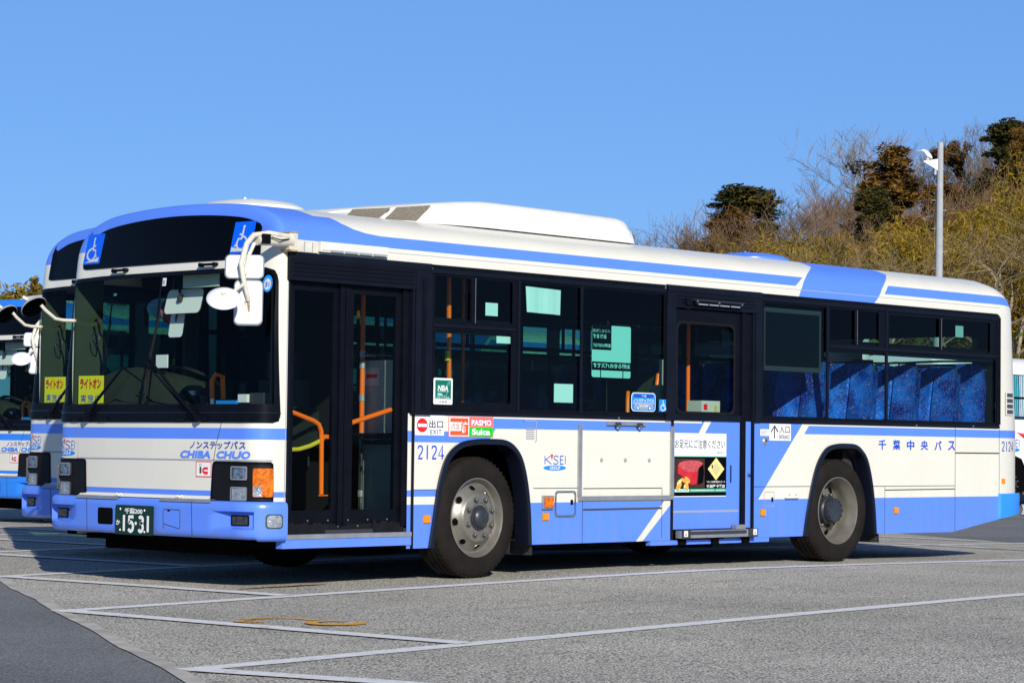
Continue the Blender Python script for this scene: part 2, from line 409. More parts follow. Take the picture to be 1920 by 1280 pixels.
def build_bus(blue, label, rear_text=True):
    root = empty('city_bus', (0,0,0), label, 'bus')
    P = lambda mb, name, parent=root, **k: mb.build(name, parent, **k)
    # ---------------- body shell
    b = MB()
    # near lower side, in three stretches between the doors
    lo = .245
    def low(x0, x1, extra, paint): sheet(b, side, extra, WHITE, paint=paint, step=(.5, None))
    strip = [(-.805,.245),(-.765,.245),(-.765,1.27),(-.805,1.27)]
    sheet(b, lambda x, z, o: side(x, z, o-.004), strip, WHITE, paint=[(rect(-.805,1.052,-.765,1.138), blue),(rect(-.805,.638,-.765,.687), blue),(rect(-.805,.245,-.765,.577), blue)])
    out1 = [(-.742,lo)]+FARCH+[(2.335,lo),(2.335,1.27),(-.742,1.27)]
    p1 = [([(-.742,1.052),(.07,1.052),(.155,1.166),(2.335,1.168),(2.335,1.246),(.0,1.246),(-.085,1.138),(-.742,1.138)], blue),
          (rect(-.742,.638,-.47,.687), blue), (rect(-.742,.245,-.50,.577), blue),
          ([(.53,lo),(1.872,lo),(2.235,.58),(.50,.58)], blue), ([(1.955,lo),(2.335,lo),(2.335,.56)], blue)]
    low(0, 0, out1, p1)
    out2 = [(3.455,lo)]+RARCH+[(6.64,.238),(XR,.352),(XR,1.27),(3.455,1.27)]
    p2 = [([(3.455,lo),(4.30,lo),(4.30,.583),(3.54,.583),(4.196,1.27),(3.455,1.27)], blue),
          ([(5.24,lo),(6.64,.238),(XR,.352),(XR,.583),(5.2,.583)], blue),
          ([(4.215,1.170),(XR,1.168),(XR,1.246),(4.285,1.246)], blue)]
    low(0, 0, out2, p2)
    # cornice and roof, near side to far side
    A = app
    def along(x0, x1, z): 
        return A(x0, z), A(x1, z)
    q1 = A(0, 2.511)[1]; q2 = A(0, 2.595)[1]; qt = QM
    curve = [(-1.81,2.72),(-1.65,2.705),(-1.519,2.659),(-1.40,2.627),(-1.273,2.606),(-1.12,2.5965)]
    cv = [A(x, z) for x, z in curve]
    e1 = A(4.176, 2.591); e0 = A(4.072, 2.507)
    nose = [(XS,q1)]+[(e0[0],q1),(e1[0],q2)]+[(cv[-1][0],q2)]+cv[::-1][1:]+[(cv[0][0]-.10,QM-.3),(cv[0][0]-.16,QM),(XS,QM)]
    nose_f = [(XS,2*QM-q1)]+[(6.4,2*QM-q1),(6.4,2*QM-q2)]+[(cv[-1][0],2*QM-q2)]+[(x, 2*QM-q) for x, q in cv[::-1][1:]]+[(cv[0][0]-.10,QM+.3),(cv[0][0]-.16,QM),(XS,QM)]
    pa = A(4.305,2.70); pb = A(5.495,2.70); pc = A(4.19,2.56); pd = A(5.43,2.56)
    patch = [(4.118,2.415),(5.305,2.415),(5.375,2.47),(pd[0],pd[1]),A(5.475,2.62),A(5.50,2.665),(pb[0],pb[1]),(pb[0]+.25,QM),(pb[0]+.35,2*QM-2.9),(pa[0]+.35,2*QM-2.9),(pa[0]+.25,QM),(pa[0],pa[1]),A(4.235,2.62),(pc[0],pc[1]),(4.15,2.47)]
    rs = [(A(5.47,2.511)[0],q1),(XR,q1),(XR,q2),(A(5.535,2.588)[0],q2)]
    sheet(b, side, rect(XS,2.405,XR,2*QM-2.405), WHITE, paint=[(nose, blue),(nose_f, blue),(patch, blue),(rs, blue),([(6.5,2*QM-q1),(XR,2*QM-q1),(XR,2*QM-q2),(6.5,2*QM-q2)], blue)],
          step=(1.2, [2.42]+[q for q in QL[1:]]+[2*QM-q for q in QL[1:-1]]+[2*QM-2.42]))
    # far side, with its window openings
    fw = [(-1.86,1.05,-1.05,2.25),(-.92,1.36,.30,2.28),(.42,1.36,1.62,2.28),(1.74,1.36,2.94,2.28),(3.06,1.36,4.26,2.28),(4.38,1.36,5.5,2.28),(5.62,1.36,7.3,2.28)]
    def fout():
        mir = [(x, z) for x, z in FARCH]; mr = [(x, z) for x, z in RARCH]
        return [(XS,.30)]+[(-.575,.30)]+mir[1:-1]+[(.567,.30),(4.205,.30)]+mr[1:-1]+[(5.34,.30),(6.64,.30),(XR,.36),(XR,2.41),(XS,2.41)]
    sheet(b, fside, fout(), WHITE, holes=[rrect(a, c, d, e, .06) for a, c, d, e in fw], paint=[(rect(XS,1.30,-1.06,1.31), WHITE),
          ([(5.34,.305),(XR,.365),(XR,.58),(5.3,.58)], blue),([(.6,.305),(4.2,.305),(4.2,.58),(.55,.58)], blue),(rect(XS,1.168,XR,1.246), blue)])
    # rear corner and rear wall
    def rear_ring(qs):
        rows = []
        for q in qs:
            y, z, ny, nz = prof(q); t = max(0, nz); bb = .36*(1-t)+.30*t; a = rear_a(z)*(1-t)+.42*t; row = []
            for k in range(11):
                f = k/10*math.pi/2; e = 2.2
                c = math.cos(f)**(2/e) if k < 10 else 0; s = math.sin(f)**(2/e) if k else 0
                row.append((XR+a*s, y-ny*bb*(1-c), z-nz*bb*(1-c)))
            rows.append(row)
        return rows
    qs = [.60,1.168,1.2,1.246,1.6,2.0,2.42]+QL[1:]; qs = sorted(set(qs+[q1,q2])); allq = qs+[2*QM-q for q in qs[::-1][1:]]
    rr = rear_ring(allq)
    for i in range(len(rr)-1):
        qa = min((allq[i]+allq[i+1])/2, 2*QM-(allq[i]+allq[i+1])/2)
        b.grid(rr[i:i+2], blue if (1.168 < qa < 1.246 or q1 < qa < q2) else WHITE)
    rp = [r[-1] for r in rr]
    sheet(b, lambda y, z, o: (XR+rear_a(min(z, 2.45))*(1 if z < 2.45 else 1-.0*(z-2.45)), y, z), [(p[1], p[2]) for p in rp], WHITE, holes=[rrect(.42,1.42,2.06,2.24,.08)], step=(None,.1))
    # front fascia with the windscreen opening
    WS = [(-1.392,1.19),(-1.388,1.32),(-1.30,2.22),(-1.25,2.265),(-1.10,2.298),(-.8,2.305),(.8,2.305),(1.10,2.298),(1.25,2.265),(1.30,2.22),(1.388,1.32),(1.392,1.19),(1.35,1.18),(-1.35,1.18)]
    fm = lambda u, z, o: front(u, z, o)
    sheet(b, fm, rect(-VC-LC,.45,VC+LC,2.405), WHITE, holes=[WS], paint=[(rect(-VC-LC,1.056,VC+LC,1.138), blue),(rect(-.742,.643,.83,.682), blue),(rect(-1.44,.641,-1.352,.681), blue),(rect(1.352,.641,1.44,.681), blue)], step=(.045, .12))
    # front cap: from the roof section forward and inward
    idx = [2.405]+QL; idx = sorted(set(idx)); idx = idx+[2*QM-q for q in idx[::-1][1:]]
    capb = MB(); rows = []; inner = []
    for q in idx:
        y, z, ny, nz = prof(q); t = max(0, min(1, nz)); t = t*t*(3-2*t)
        bb = .2425*(1-t)+.14*t; xs = XS; e = NE*(1-t)+2.2*t
        iy, iz = y-ny*bb, z-nz*bb; xi = fx0(iz)+.045*(iy-HW)**2; row = []
        for k in range(11):
            f = k/10*math.pi/2; c = math.cos(f)**(2/e) if k < 10 else 0; s = math.sin(f)**(2/e) if k else 0
            row.append((xs-(xs-xi)*s, y-ny*bb*(1-c), z-nz*bb*(1-c)))
        rows.append(row); inner.append((iy, iz))
    capb.grid(rows, blue)
    # strip joining cap and roof (roof starts at XS)
    poly = [(p[0], p[1]) for p in inner]
    sheet(capb, lambda y, z, o: (fx0(z)+.045*(y-HW)**2, y, z), poly, blue, step=(.12, .06))
    me = bpy.data.meshes.new('c'); me.from_pydata(capb.v, [], capb.f); bm = bmesh.new(); bm.from_mesh(me)
    bmesh.ops.bisect_plane(bm, geom=bm.verts[:]+bm.edges[:]+bm.faces[:], plane_co=(0,0,2.513), plane_no=(0,0,1))
    bm.verts.index_update()
    o = len(b.v); b.v += [tuple(v.co) for v in bm.verts]; kw, kb = b.mi(WHITE), b.mi(blue)
    for f in bm.faces:
        b.f.append([v.index+o for v in f.verts]); b.m.append(kb if f.calc_center_median().z > 2.513 else kw)
    bm.free(); bpy.data.meshes.remove(me)
    P(b, 'body', smooth=28)
    # underbody, inner walls
    u = MB(); u.box((-2.0,.08,.27),(-.62,2.40,.31), VOID); u.box((.6,.06,.27),(4.16,2.42,.31), VOID); u.box((5.38,.06,.30),(6.6,2.42,.42), VOID); u.box((6.6,.2,.42),(7.6,2.3,.5), VOID)
    u.box((-.62,.5,.27),(.6,2.0,.33), VOID); u.box((4.16,.62,.27),(5.38,1.86,.42), VOID)
    for xa, xb in ((-.60,.59),(4.18,5.36)):
        for ya, yb in ((.36,.38),(2.10,2.12)): u.box((xa,ya,.30),(xb,yb,1.12), VOID)
        u.box((xa,.02,1.10),(xb,2.46,1.12), VOID)
        u.box((xa-.02,.02,.30),(xa,.38,1.12), VOID); u.box((xa-.02,2.10,.30),(xa,2.46,1.12), VOID); u.box((xb,.02,.30),(xb+.02,2.46,1.12), VOID)
    u.tube([(0,.2,.46),(0,2.28,.46)], .07, VOID); u.tube([(4.8,.2,.46),(4.8,2.28,.46)], .12, VOID)
    u.box((6.0,.5,.22),(7.2,1.6,.32), VOID); u.box((1.2,.9,.18),(2.2,1.7,.28), VOID); u.box((-2.2,.4,.33),(-1.9,2.1,.55), VOID); u.box((-1.85,.7,.19),(-.72,2.35,.27), VOID); u.box((.75,1.75,.18),(4.05,2.40,.27), VOID); u.box((2.3,.75,.19),(4.0,1.7,.27), VOID)  # last low boxes added to block light and darken under the bus
    P(u, 'underbody', smooth=0)
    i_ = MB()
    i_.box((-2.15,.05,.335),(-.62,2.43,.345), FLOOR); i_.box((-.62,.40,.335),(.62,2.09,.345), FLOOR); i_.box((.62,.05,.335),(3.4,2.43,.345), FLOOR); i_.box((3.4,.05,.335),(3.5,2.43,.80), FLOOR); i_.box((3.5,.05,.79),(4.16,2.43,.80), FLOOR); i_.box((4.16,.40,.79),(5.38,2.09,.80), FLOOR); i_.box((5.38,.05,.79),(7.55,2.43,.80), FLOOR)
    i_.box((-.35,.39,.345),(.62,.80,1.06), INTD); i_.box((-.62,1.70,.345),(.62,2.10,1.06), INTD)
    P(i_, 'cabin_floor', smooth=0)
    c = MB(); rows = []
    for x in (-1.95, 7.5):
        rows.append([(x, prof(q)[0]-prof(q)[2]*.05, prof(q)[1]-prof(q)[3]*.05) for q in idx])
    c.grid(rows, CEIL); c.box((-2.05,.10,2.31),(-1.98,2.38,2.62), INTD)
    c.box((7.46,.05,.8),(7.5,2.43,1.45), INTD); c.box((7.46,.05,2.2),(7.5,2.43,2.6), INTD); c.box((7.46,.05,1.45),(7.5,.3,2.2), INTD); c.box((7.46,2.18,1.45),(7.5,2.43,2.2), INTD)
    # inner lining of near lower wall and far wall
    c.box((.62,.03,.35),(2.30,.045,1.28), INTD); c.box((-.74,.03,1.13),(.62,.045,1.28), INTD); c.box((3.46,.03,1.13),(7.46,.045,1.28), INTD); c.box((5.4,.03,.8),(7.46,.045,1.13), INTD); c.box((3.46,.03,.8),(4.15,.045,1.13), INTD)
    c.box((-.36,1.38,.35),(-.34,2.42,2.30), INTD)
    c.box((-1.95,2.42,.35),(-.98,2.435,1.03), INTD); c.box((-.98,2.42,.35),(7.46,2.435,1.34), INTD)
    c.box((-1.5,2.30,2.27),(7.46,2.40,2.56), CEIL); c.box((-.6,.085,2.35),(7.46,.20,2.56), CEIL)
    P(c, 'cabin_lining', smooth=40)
    # ---------------- window band on the kerb side
    f = MB()
    panes = [(-.540,1.99,-.154,2.332),(-.090,1.99,.325,2.332),(-.530,1.368,.313,1.918),(.425,1.325,1.13,2.335),(1.175,1.325,2.20,2.335)]
    panes2 = [(3.60,1.325,4.53,2.335),(4.597,2.02,4.985,2.33),(5.01,2.02,5.37,2.33),(4.58,1.322,5.47,1.952),(5.548,2.02,6.39,2.318),(6.425,2.02,7.31,2.318),(5.528,1.322,7.415,1.958)]
    bandm = lambda x, z, o: (x, -.006-o, z)
    sheet(f, bandm, rect(-.74,1.262,2.225,2.418), BLACK, holes=[rrect(*p, .02) for p in panes])
    sheet(f, bandm, rrect(3.47,1.262,7.488,2.418, .05), BLACK, holes=[rrect(*p, .02) for p in panes2])
    for (xa, xb) in ((-.74,2.225),(3.47,7.488)):
        f.box((xa,-.016,2.352),(xb,-.0065,2.385), HOODB); f.box((xa,-.014,1.266),(xb,-.0065,1.290), HOODB)
    for x, z0, z1 in ((.400,1.30,2.35),(1.150,1.30,2.35),(3.555,1.30,2.35),(4.555,1.30,2.36),(5.50,1.30,2.36),(7.455,1.29,2.37)):
        f.box((x-.012,-.012,z0),(x+.012,-.0065,z1), HOODB)
    for x0_, x1_, z in ((-.56,.36,1.953),(4.57,5.49,1.985),(5.52,7.44,1.985)):
        f.box((x0_,-.016,z-.012),(x1_,-.0065,z+.012), HOODB); f.box((x0_,.010,z-.055),(x1_,.05,z+.06), BLACK); f.box((x0_,.05,z-.05),(x1_,.11,z+.065), BLACK)  # inner boxes added behind the bar to widen its shadow on the seats
    for x, z0, z1 in ((-.122,1.985,2.338),(4.997,2.015,2.335),(6.408,2.015,2.325)):
        f.box((x-.02,-.013,z0),(x+.02,-.0065,z1), BLACK)
        f.box((x+.018,-.015,z0),(x+.021,-.0065,z1), ALU)
    f.tube([(7.478,-.014,1.30),(7.478,-.014,2.38)], .012, BLACK, n=8)
    wf = P(f, 'window_frame')
    for p in panes+panes2:
        g = MB(); g.add([(p[0]-.01,.006,p[1]-.01),(p[2]+.01,.006,p[1]-.01),(p[2]+.01,.006,p[3]+.01),(p[0]-.01,.006,p[3]+.01)], [(0,1,2,3)], GL_U if p[1] > 1.9 and p[0] > 3 else GL_S)
        P(g, 'window_pane', wf, smooth=0)
    for x, z in ((-.585,2.385),(-.745,1.285),(2.215,2.39),(3.53,2.40),(7.478,2.30),(7.478,1.70),(7.478,1.36),(2.30,1.30),(1.62,1.275),(3.49,1.30),(6.0,1.275),(7.0,1.28)):
        bo = MB(); bo.lathe([(0,-.020),(.009,-.018),(.012,-.012)], CHROME, n=10, org=(x,0,z)); P(bo, 'screw', wf)
    fr = MB()
    for a, c_, d, e in fw:
        for bx in (((a-.03,2.466,c_-.03),(d+.03,2.474,c_+.03)),((a-.03,2.466,e-.03),(d+.03,2.474,e+.03)),((a-.03,2.466,c_+.03),(a+.03,2.474,e-.03)),((d-.03,2.466,c_+.03),(d+.03,2.474,e-.03))): fr.box(*bx, BLACK)
        if d-a > .9:
            fr.box((a+.03,2.468,1.93),(d-.03,2.474,1.97), BLACK); fr.box(((a+d)/2-.02,2.468,1.97),((a+d)/2+.02,2.474,e-.03), BLACK)
    ff = P(fr, 'far_window_frame', smooth=0)
    for k, (a, c_, d, e) in enumerate(fw):
        fg = MB(); fg.add([(a,2.478,c_),(d,2.478,c_),(d,2.478,e),(a,2.478,e)], [(0,1,2,3)], GL_S if k > 4 else GL_P); P(fg, 'far_window_pane', ff, smooth=0)
    rw = MB(); rw.add([(XR+.50,.40,1.40),(XR+.50,2.08,1.40),(XR+.47,2.08,2.26),(XR+.47,.40,2.26)], [(0,1,2,3)], GL_S); P(rw, 'rear_window_pane', smooth=0)
    sd_ = MB(); sd_.box((3.62,.025,1.735),(4.50,.13,2.30), DGREY); sd_.box((3.66,.018,1.78),(4.46,.0245,2.26), SIGNB); P(sd_, 'side_destination_sign', smooth=0)
    # ---------------- belts, seams and small fittings on the side
    s = MB(); sg = lambda x, z, o: side(x, z, o+.0016)
    def seam(pts, w=.006): sheet(s, sg, stroke(pts, w), GAP)
    seam([(.60,.695),(1.135,.695)]); seam([(-.742,.69),(-.487,.69)], .005); seam([(5.27,.692),(6.69,.692)]); seam([(5.495,.655),(6.69,.660)], .010); seam([(5.495,.692),(5.495,.245)])
    seam([(6.695,1.262),(6.695,.24)], .007); seam([(6.70,1.014),(7.495,1.014)], .013); seam([(7.497,.61),(7.497,1.262)], .006)
    seam([(3.46,.695),(4.31,.695)]); seam([(1.193,.245),(1.193,.59)]); seam([(2.205,.27),(2.205,.69)]); seam([(1.20,.517),(2.20,.520)], .016); seam([(1.20,.69),(2.20,.69)], .008)
    for q in (2.478,): s.add([side(-1.05,q,.0016),side(XR,q,.0016),side(XR,q+.005,.0016),side(-1.05,q+.005,.0016)], [(0,1,2,3)], mat('faint seam grey', (.42,.42,.42), .6) if 'faint seam grey' not in MATS else MATS['faint seam grey'])
    s.add([side(7.33,QL[3],.0016),side(7.335,QL[3],.0016)]+[side(7.335,q,.0016) for q in QL[4:25:3]]+[side(7.33,q,.0016) for q in QL[4:25:3][::-1]], [list(range(16))], GREYT) if False else None
    P(s, 'panel_gap', smooth=0)
    for arch in (FARCH, RARCH):
        a_ = MB(); rows = []
        n_ = len(arch); pts = [Vector(p) for p in _spl(arch, 4, False)]
        for i, p in enumerate(pts):
            d = (pts[min(i+1, len(pts)-1)]-pts[max(i-1, 0)]).normalized(); nn = Vector((-d.y, d.x))   # outwards from the wheel
            row = []
            for dd, yy in ((.004,.0),(.006,-.018),(-.012,-.030),(-.038,-.024),(-.045,.0),(-.045,.12)):
                q = p+nn*dd; row.append((q.x, yy, q.y))
            rows.append(row)
        a_.grid(rows, ARCH)
        P(a_, 'wheel_arch_trim', smooth=50)
    # ---------------- front door
    d = MB()
    d.box((-2.04,.02,.36),(-.77,.10,.40), DGREY)
    def leaf(x0, x1, y):
        d.box((x0,y,.44),(x0+.055,y+.03,2.215), BLACK); d.box((x1-.055,y,.44),(x1,y+.03,2.215), BLACK)
        d.box((x0+.055,y,.44),(x1-.055,y+.03,.545), BLACK); d.box((x0+.055,y,2.15),(x1-.055,y+.03,2.215), BLACK)
    leaf(-1.995,-1.50,.035); leaf(-1.405,-.86,.035)
    d.box((-1.505,.015,.43),(-1.46,.06,2.215), BLACK); d.box((-1.445,.02,.43),(-1.40,.06,2.215), BLACK); d.box((-1.462,.03,.43),(-1.443,.055,2.215), HOODB)
    d.box((-2.035,.01,.42),(-1.995,.08,2.215), HOODB); d.box((-.862,.01,.42),(-.805,.08,2.215), BLACK)
    d.box((-2.0,.03,.36),(-.81,.05,.442), RUBBER)
    dr = P(d, 'front_door', smooth=0)
    g = MB()
    for xa, xb in ((-1.95,-1.545),(-1.36,-.905)): g.add([(xa,.05,.54),(xb,.05,.54),(xb,.05,2.155),(xa,.05,2.155)], [(0,1,2,3)], GL_D); P(g, 'door_glass', dr, smooth=0); g = MB()
    for k in range(9): rv = MB(); rv.lathe([(0,.024),(.007,.025),(.008,.03)], CHROME, n=8, org=(-1.79+.1*k, 0, .425 if k % 2 else .47)); P(rv, 'rivet', dr)
    for xa, xb, sd in ((-1.99,-1.62,1),(-1.14,-.82,2)):
        rv = MB(); rnd = random.Random(sd); pts = [(xa+(xb-xa)*i/14, .022, .455+rnd.uniform(-.02,.012)) for i in range(15)]
        rv.grid([pts, [(p[0], .018, .362) for p in pts]], RUBBER); P(rv, 'kick_plate', dr)
    st = MB(); st.box((-2.05,-.012,.338),(-.765,.05,.372), ALU); st.box((-2.06,-.006,.272),(-.742,.06,.336), blue); P(st, 'door_step', smooth=0)
    h = MB()
    prof_h = [(.0,2.422),(-.03,2.418),(-.036,2.375),(-.030,2.365),(-.026,2.345),(-.026,2.215),(.03,2.215)]
    h.grid([[(x, y, z) for y, z in prof_h] for x in (-2.045,-.60)], HOODB)
    h.add([(-2.045,y,z) for y, z in prof_h], [list(range(7))], HOODB); h.add([(-.60,y,z) for y, z in prof_h], [list(range(7))], HOODB)
    for k, z in enumerate((2.335,2.305,2.275,2.245)): h.box((-2.0,-.031,z),(-.79,-.0265,z+.012), BLACK)
    h.box((-.765,-.03,1.262),(-.59,.0,2.36), HOODB); h.box((-.70,-.034,1.30),(-.66,-.0305,2.30), BLACK); h.box((-.79,-.02,1.262),(-.768,.03,2.215), HOODB)
    h.box((-.764,-.008,.25),(-.744,.01,1.262), RUBBER)
    P(h, 'door_hood', smooth=20)
    # handrails on the door
    hr = MB()
    hr.tube([(-1.93,.075,1.265),(-1.70,.075,1.20),(-1.65,.075,1.175),(-1.625,.075,1.13),(-1.62,.075,1.07),(-1.615,.075,.66)], .017, ORANGE)
    hr.tube([(-1.335,.075,1.188),(-.92,.075,1.295)], .018, ORANGE); hr.box((-1.64,.07,.648),(-1.54,.08,.656), ORANGE)
    hr.box((-1.60,.07,1.07),(-1.53,.08,1.10), ORANGE)
    hr2 = P(hr, 'door_handrail', dr)
    be = MB(); be.tube([(-1.94,.09,.985),(-1.83,.09,.99),(-1.72,.09,1.015),(-1.64,.09,1.045),(-1.59,.09,1.07)], .016, YELLOW); P(be, 'safety_belt', dr)
    # ---------------- middle sliding door
    m_ = MB(); yd = .012
    dm = lambda x, z, o: (x, yd-o, z)
    sheet(m_, dm, rect(2.352,.335,3.282,1.31), blue, paint=[(rect(2.352,1.246,2.75,1.268), WHITE), ([(2.70,1.15),(2.785,1.15),(2.885,1.268),(2.79,1.268)], WHITE), (rect(2.36,.478,3.27,.494), GREYT)])
    sheet(m_, dm, rect(2.352,1.31,3.282,2.225), BLACK, holes=[rrect(2.40,1.335,3.195,2.11, .06)])
    m_.box((2.352,-.004,1.268),(3.282,.011,1.322), HOODB)
    m_.box((3.285,-.006,.335),(3.345,.04,2.30), BLACK); m_.box((3.350,.008,.335),(3.435,.03,1.27), blue); m_.box((3.350,.008,1.27),(3.435,.03,2.30), BLACK)
    m_.box((3.437,-.012,.25),(3.462,.03,2.36), HOODB); m_.box((2.318,-.006,.25),(2.350,.03,1.27), RUBBER)
    m_.box((3.15,.002,.735),(3.156,.0115,.885), BLACK)
    md = P(m_, 'middle_door', smooth=0)
    g = MB(); g.add([(2.39,.03,1.325),(3.205,.03,1.325),(3.205,.03,2.12),(2.39,.03,2.12)], [(0,1,2,3)], GL_D); P(g, 'door_glass', md, smooth=0)
    wg = MB(); wg.grid([[tuple(dm(x, z, .004+dy)) for x, z in rrect(2.40-e_,1.335-e_,3.195+e_,2.11+e_,.06)] for e_, dy in ((-.012,0),(0,.004),(.012,0))], RUBBER, close=True); P(wg, 'window_gasket', md)
    h = MB(); h.grid([[(x, y, z) for y, z in [(.0,2.425),(-.028,2.42),(-.034,2.375),(-.024,2.355),(-.024,2.235),(.03,2.235)]] for x in (2.235,3.545)], HOODB)
    for x in (2.235,3.545): h.add([(x,y,z) for y, z in [(.0,2.425),(-.028,2.42),(-.034,2.375),(-.024,2.355),(-.024,2.235),(.03,2.235)]], [list(range(6))], HOODB)
    h.box((2.225,-.026,1.264),(2.345,.0,2.236), HOODB); h.box((3.465,-.02,1.264),(3.545,.0,2.236), HOODB)
    for z in (2.33,2.30,2.27): h.box((2.36,-.028,z),(3.44,-.0245,z+.010), BLACK)
    P(h, 'door_hood', smooth=20)
    lb = MB(); lb.box((2.56,-.062,2.262),(3.22,-.026,2.300), BLACK); lb.box((2.55,-.07,2.30),(3.23,-.026,2.309), DGREY); lb.box((2.46,-.05,2.26),(2.53,-.026,2.315), BLACK)
    for k in range(4): lb.box((2.60+.15*k,-.064,2.266),(2.73+.15*k,-.060,2.275), GREYT)
    for x in (2.58,2.88,3.2): lb.lathe([(0,-.074),(.010,-.072),(.012,-.066)], CHROME, n=10, org=(x,0,2.292))
    P(lb, 'door_lamp', smooth=20)
    sp = MB(); sp.box((2.385,-.07,.262),(3.43,-.006,.325), ALU); sp.box((2.50,-.075,.29),(3.28,-.069,.318), DGREY)
    sp.box((2.388,-.078,.258),(2.50,-.069,.332), DGREY); sp.box((3.31,-.078,.258),(3.435,-.069,.332), DGREY)
    sp.box((2.06,-.0,.205),(3.70,.05,.243), blue); sp.box((3.16,-.05,.328),(3.30,.0,.365), ALU)
    for x in (2.41,3.37): sp.box((x,-.081,.275),(x+.05,-.0785,.325), LWHITE); sp.box((x+.015,-.0825,.283),(x+.03,-.0815,.300), RED)
    for x in (2.42,2.87,3.30): sp.box((x,-.03,.20),(x+.08,.02,.262), VOID)
    P(sp, 'side_step', smooth=0)
    # rails around the ramp panel, hinge bar
    for lo_, hi_ in (((1.125,-.018,.629),(1.165,-.001,1.215)),((2.305,-.018,.629),(2.345,-.001,1.215)),((1.13,-.022,.592),(2.34,-.001,.628))): r = MB(); r.box(lo_, hi_, ALU); P(r, 'panel_rail', smooth=0)
    hb = MB(); hb.box((1.475,-.020,1.213),(1.97,-.001,1.243), ALU)
    for x in (1.60,1.88): hb.box((x-.03,-.035,1.198),(x+.03,-.020,1.236), DGREY); hb.tube([(x,-.04,1.20),(x,-.02,1.20)], .018, CHROME)
    P(hb, 'hinge_bar', smooth=20)
    for x in (1.42,1.72,2.03): kb = MB(); kb.lathe([(0,-.012),(.014,-.010),(.017,-.001)], GREYT, n=14, org=(x,0,.925)); P(kb, 'panel_button')
    v = MB(); sheet(v, lambda x, z, o: (x,-.0035,z), stroke(rrect(.475,1.065,.625,1.235,.015)[0:17]+[(.48,1.235)], .008), GREYT)
    for k in range(6): v.box((.505,-.006,1.09+.017*k),(.60,-.001,1.096+.017*k), GREYT)
    P(v, 'side_vent', smooth=0)
    ht = MB()
    ht.grid([[ (x, y, z) for x, z in rrect(.862-e_,.468-e_,1.10+e_,.666+e_,.03)] for e_, y in ((-.008,-.001),(-.006,-.009),(.006,-.009),(.008,-.001))], CHROME, close=True)
    ht.box((1.045,-.004,.56),(1.075,-.001,.60), VOID); P(ht, 'fuel_hatch')
    ht = MB(); sheet(ht, sg, stroke(rrect(3.622,.515,3.772,.648,.02)+[(3.772,.53)], .005), GREYT); ht.box((3.73,-.004,.56),(3.755,-.001,.60), VOID); P(ht, 'filler_flap', smooth=0)
    cp = MB(); cp.box((3.92,-.022,.592),(4.115,-.001,.646), WHITE); cp.box((3.925,-.0235,.585),(4.11,-.001,.5915), GREYT); cp.lathe([(0,-.026),(.007,-.024),(.008,-.021)], ALU, n=8, org=(3.97,0,.62)); cp.lathe([(0,-.026),(.007,-.024),(.008,-.021)], ALU, n=8, org=(4.07,0,.62)); P(cp, 'grip_plate', smooth=30)
    bl = MB(); bl.lathe([(0,-.016),(.025,-.014),(.034,-.004),(.036,-.001)], ALU, n=20, org=(3.63,0,1.10)); bl.lathe([(0,-.020),(.012,-.018),(.013,-.014)], DGREY, n=12, org=(3.63,0,1.105)); P(bl, 'door_button')
    ml = MB(); ml.box((.697,-.022,.528),(.823,-.001,.636), ALU); ml.box((.709,-.034,.540),(.811,-.0225,.624), AMBER); P(ml, 'marker_lamp', smooth=0)
    for x, z in ((.742,.467),(-.601,.466),(3.602,.465),(5.674,.461),(7.576,.733)):
        rf = MB(); yo = .012 if x > 7.4 else 0
        rf.box((x-.039,-.008+yo,z-.032),(x+.039,.004+yo,z+.032), RUST); rf.box((x-.033,-.014+yo,z-.026),(x+.033,-.0085+yo,z+.026), ORANGEL); P(rf, 'side_reflector', smooth=0)
    lk = MB(); lk.lathe([(0,-.008),(.016,-.006),(.018,.009)], CHROME, n=14, org=(3.40,0,.80)); lk.box((3.385,-.012,.79),(3.42,-.006,.80), VOID); P(lk, 'door_lock')
    rvn = MB()
    def rvm(u, z, o):
        # on the rear corner
        f_ = 0; a = rear_a(z); t = min(.999, (u-XR)/a); c = (1-t**2.2)**(1/2.2); return (u, .36*(1-c)-o, z)
    sheet(rvn, rvm, rrect(7.60,1.402,7.80,1.64,.01), ROOFW, step=(.03,None), off=.012)
    for k in range(4): sheet(rvn, rvm, rect(7.63,1.415+.056*k,7.785,1.455+.056*k), NUT, step=(.03,None), off=.015)
    P(rvn, 'rear_vent')
    # rear bumper
    rb = MB(); rows = []
    for k in range(13):
        f_ = k/12*math.pi/2; c_ = math.cos(f_)**.9 if k < 12 else 0; s_ = math.sin(f_)**.9 if k else 0
        px_, py_ = XR+.72*s_, -.02+.42*(1-c_); rows.append([(px_-.03, py_+.03, .612),(px_, py_, .606),(px_+.004, py_-.004, .58),(px_, py_, .36+.07*s_),(px_-.05, py_+.05, .352+.06*s_)])
    for r_ in [rows[-1]]: rows.append([(p[0], 2.08, p[2]) for p in r_])
    rb.grid(rows, AZURE); rb.add([p for p in rows[0]], [list(range(5))], AZURE); P(rb, 'rear_bumper', smooth=40)
    # ---------------- roof gear
    ac = MB(); rows = []
    T = [(-1.22,2.798),(-1.1,2.825),(-.95,2.850),(-.5,2.905),(-.08,2.962),(.2,2.996),(.46,3.018),(.6,3.022),(1.3,3.02),(2.16,3.012),(2.245,3.0),(2.29,2.975),(2.308,2.945),(2.314,2.86)]
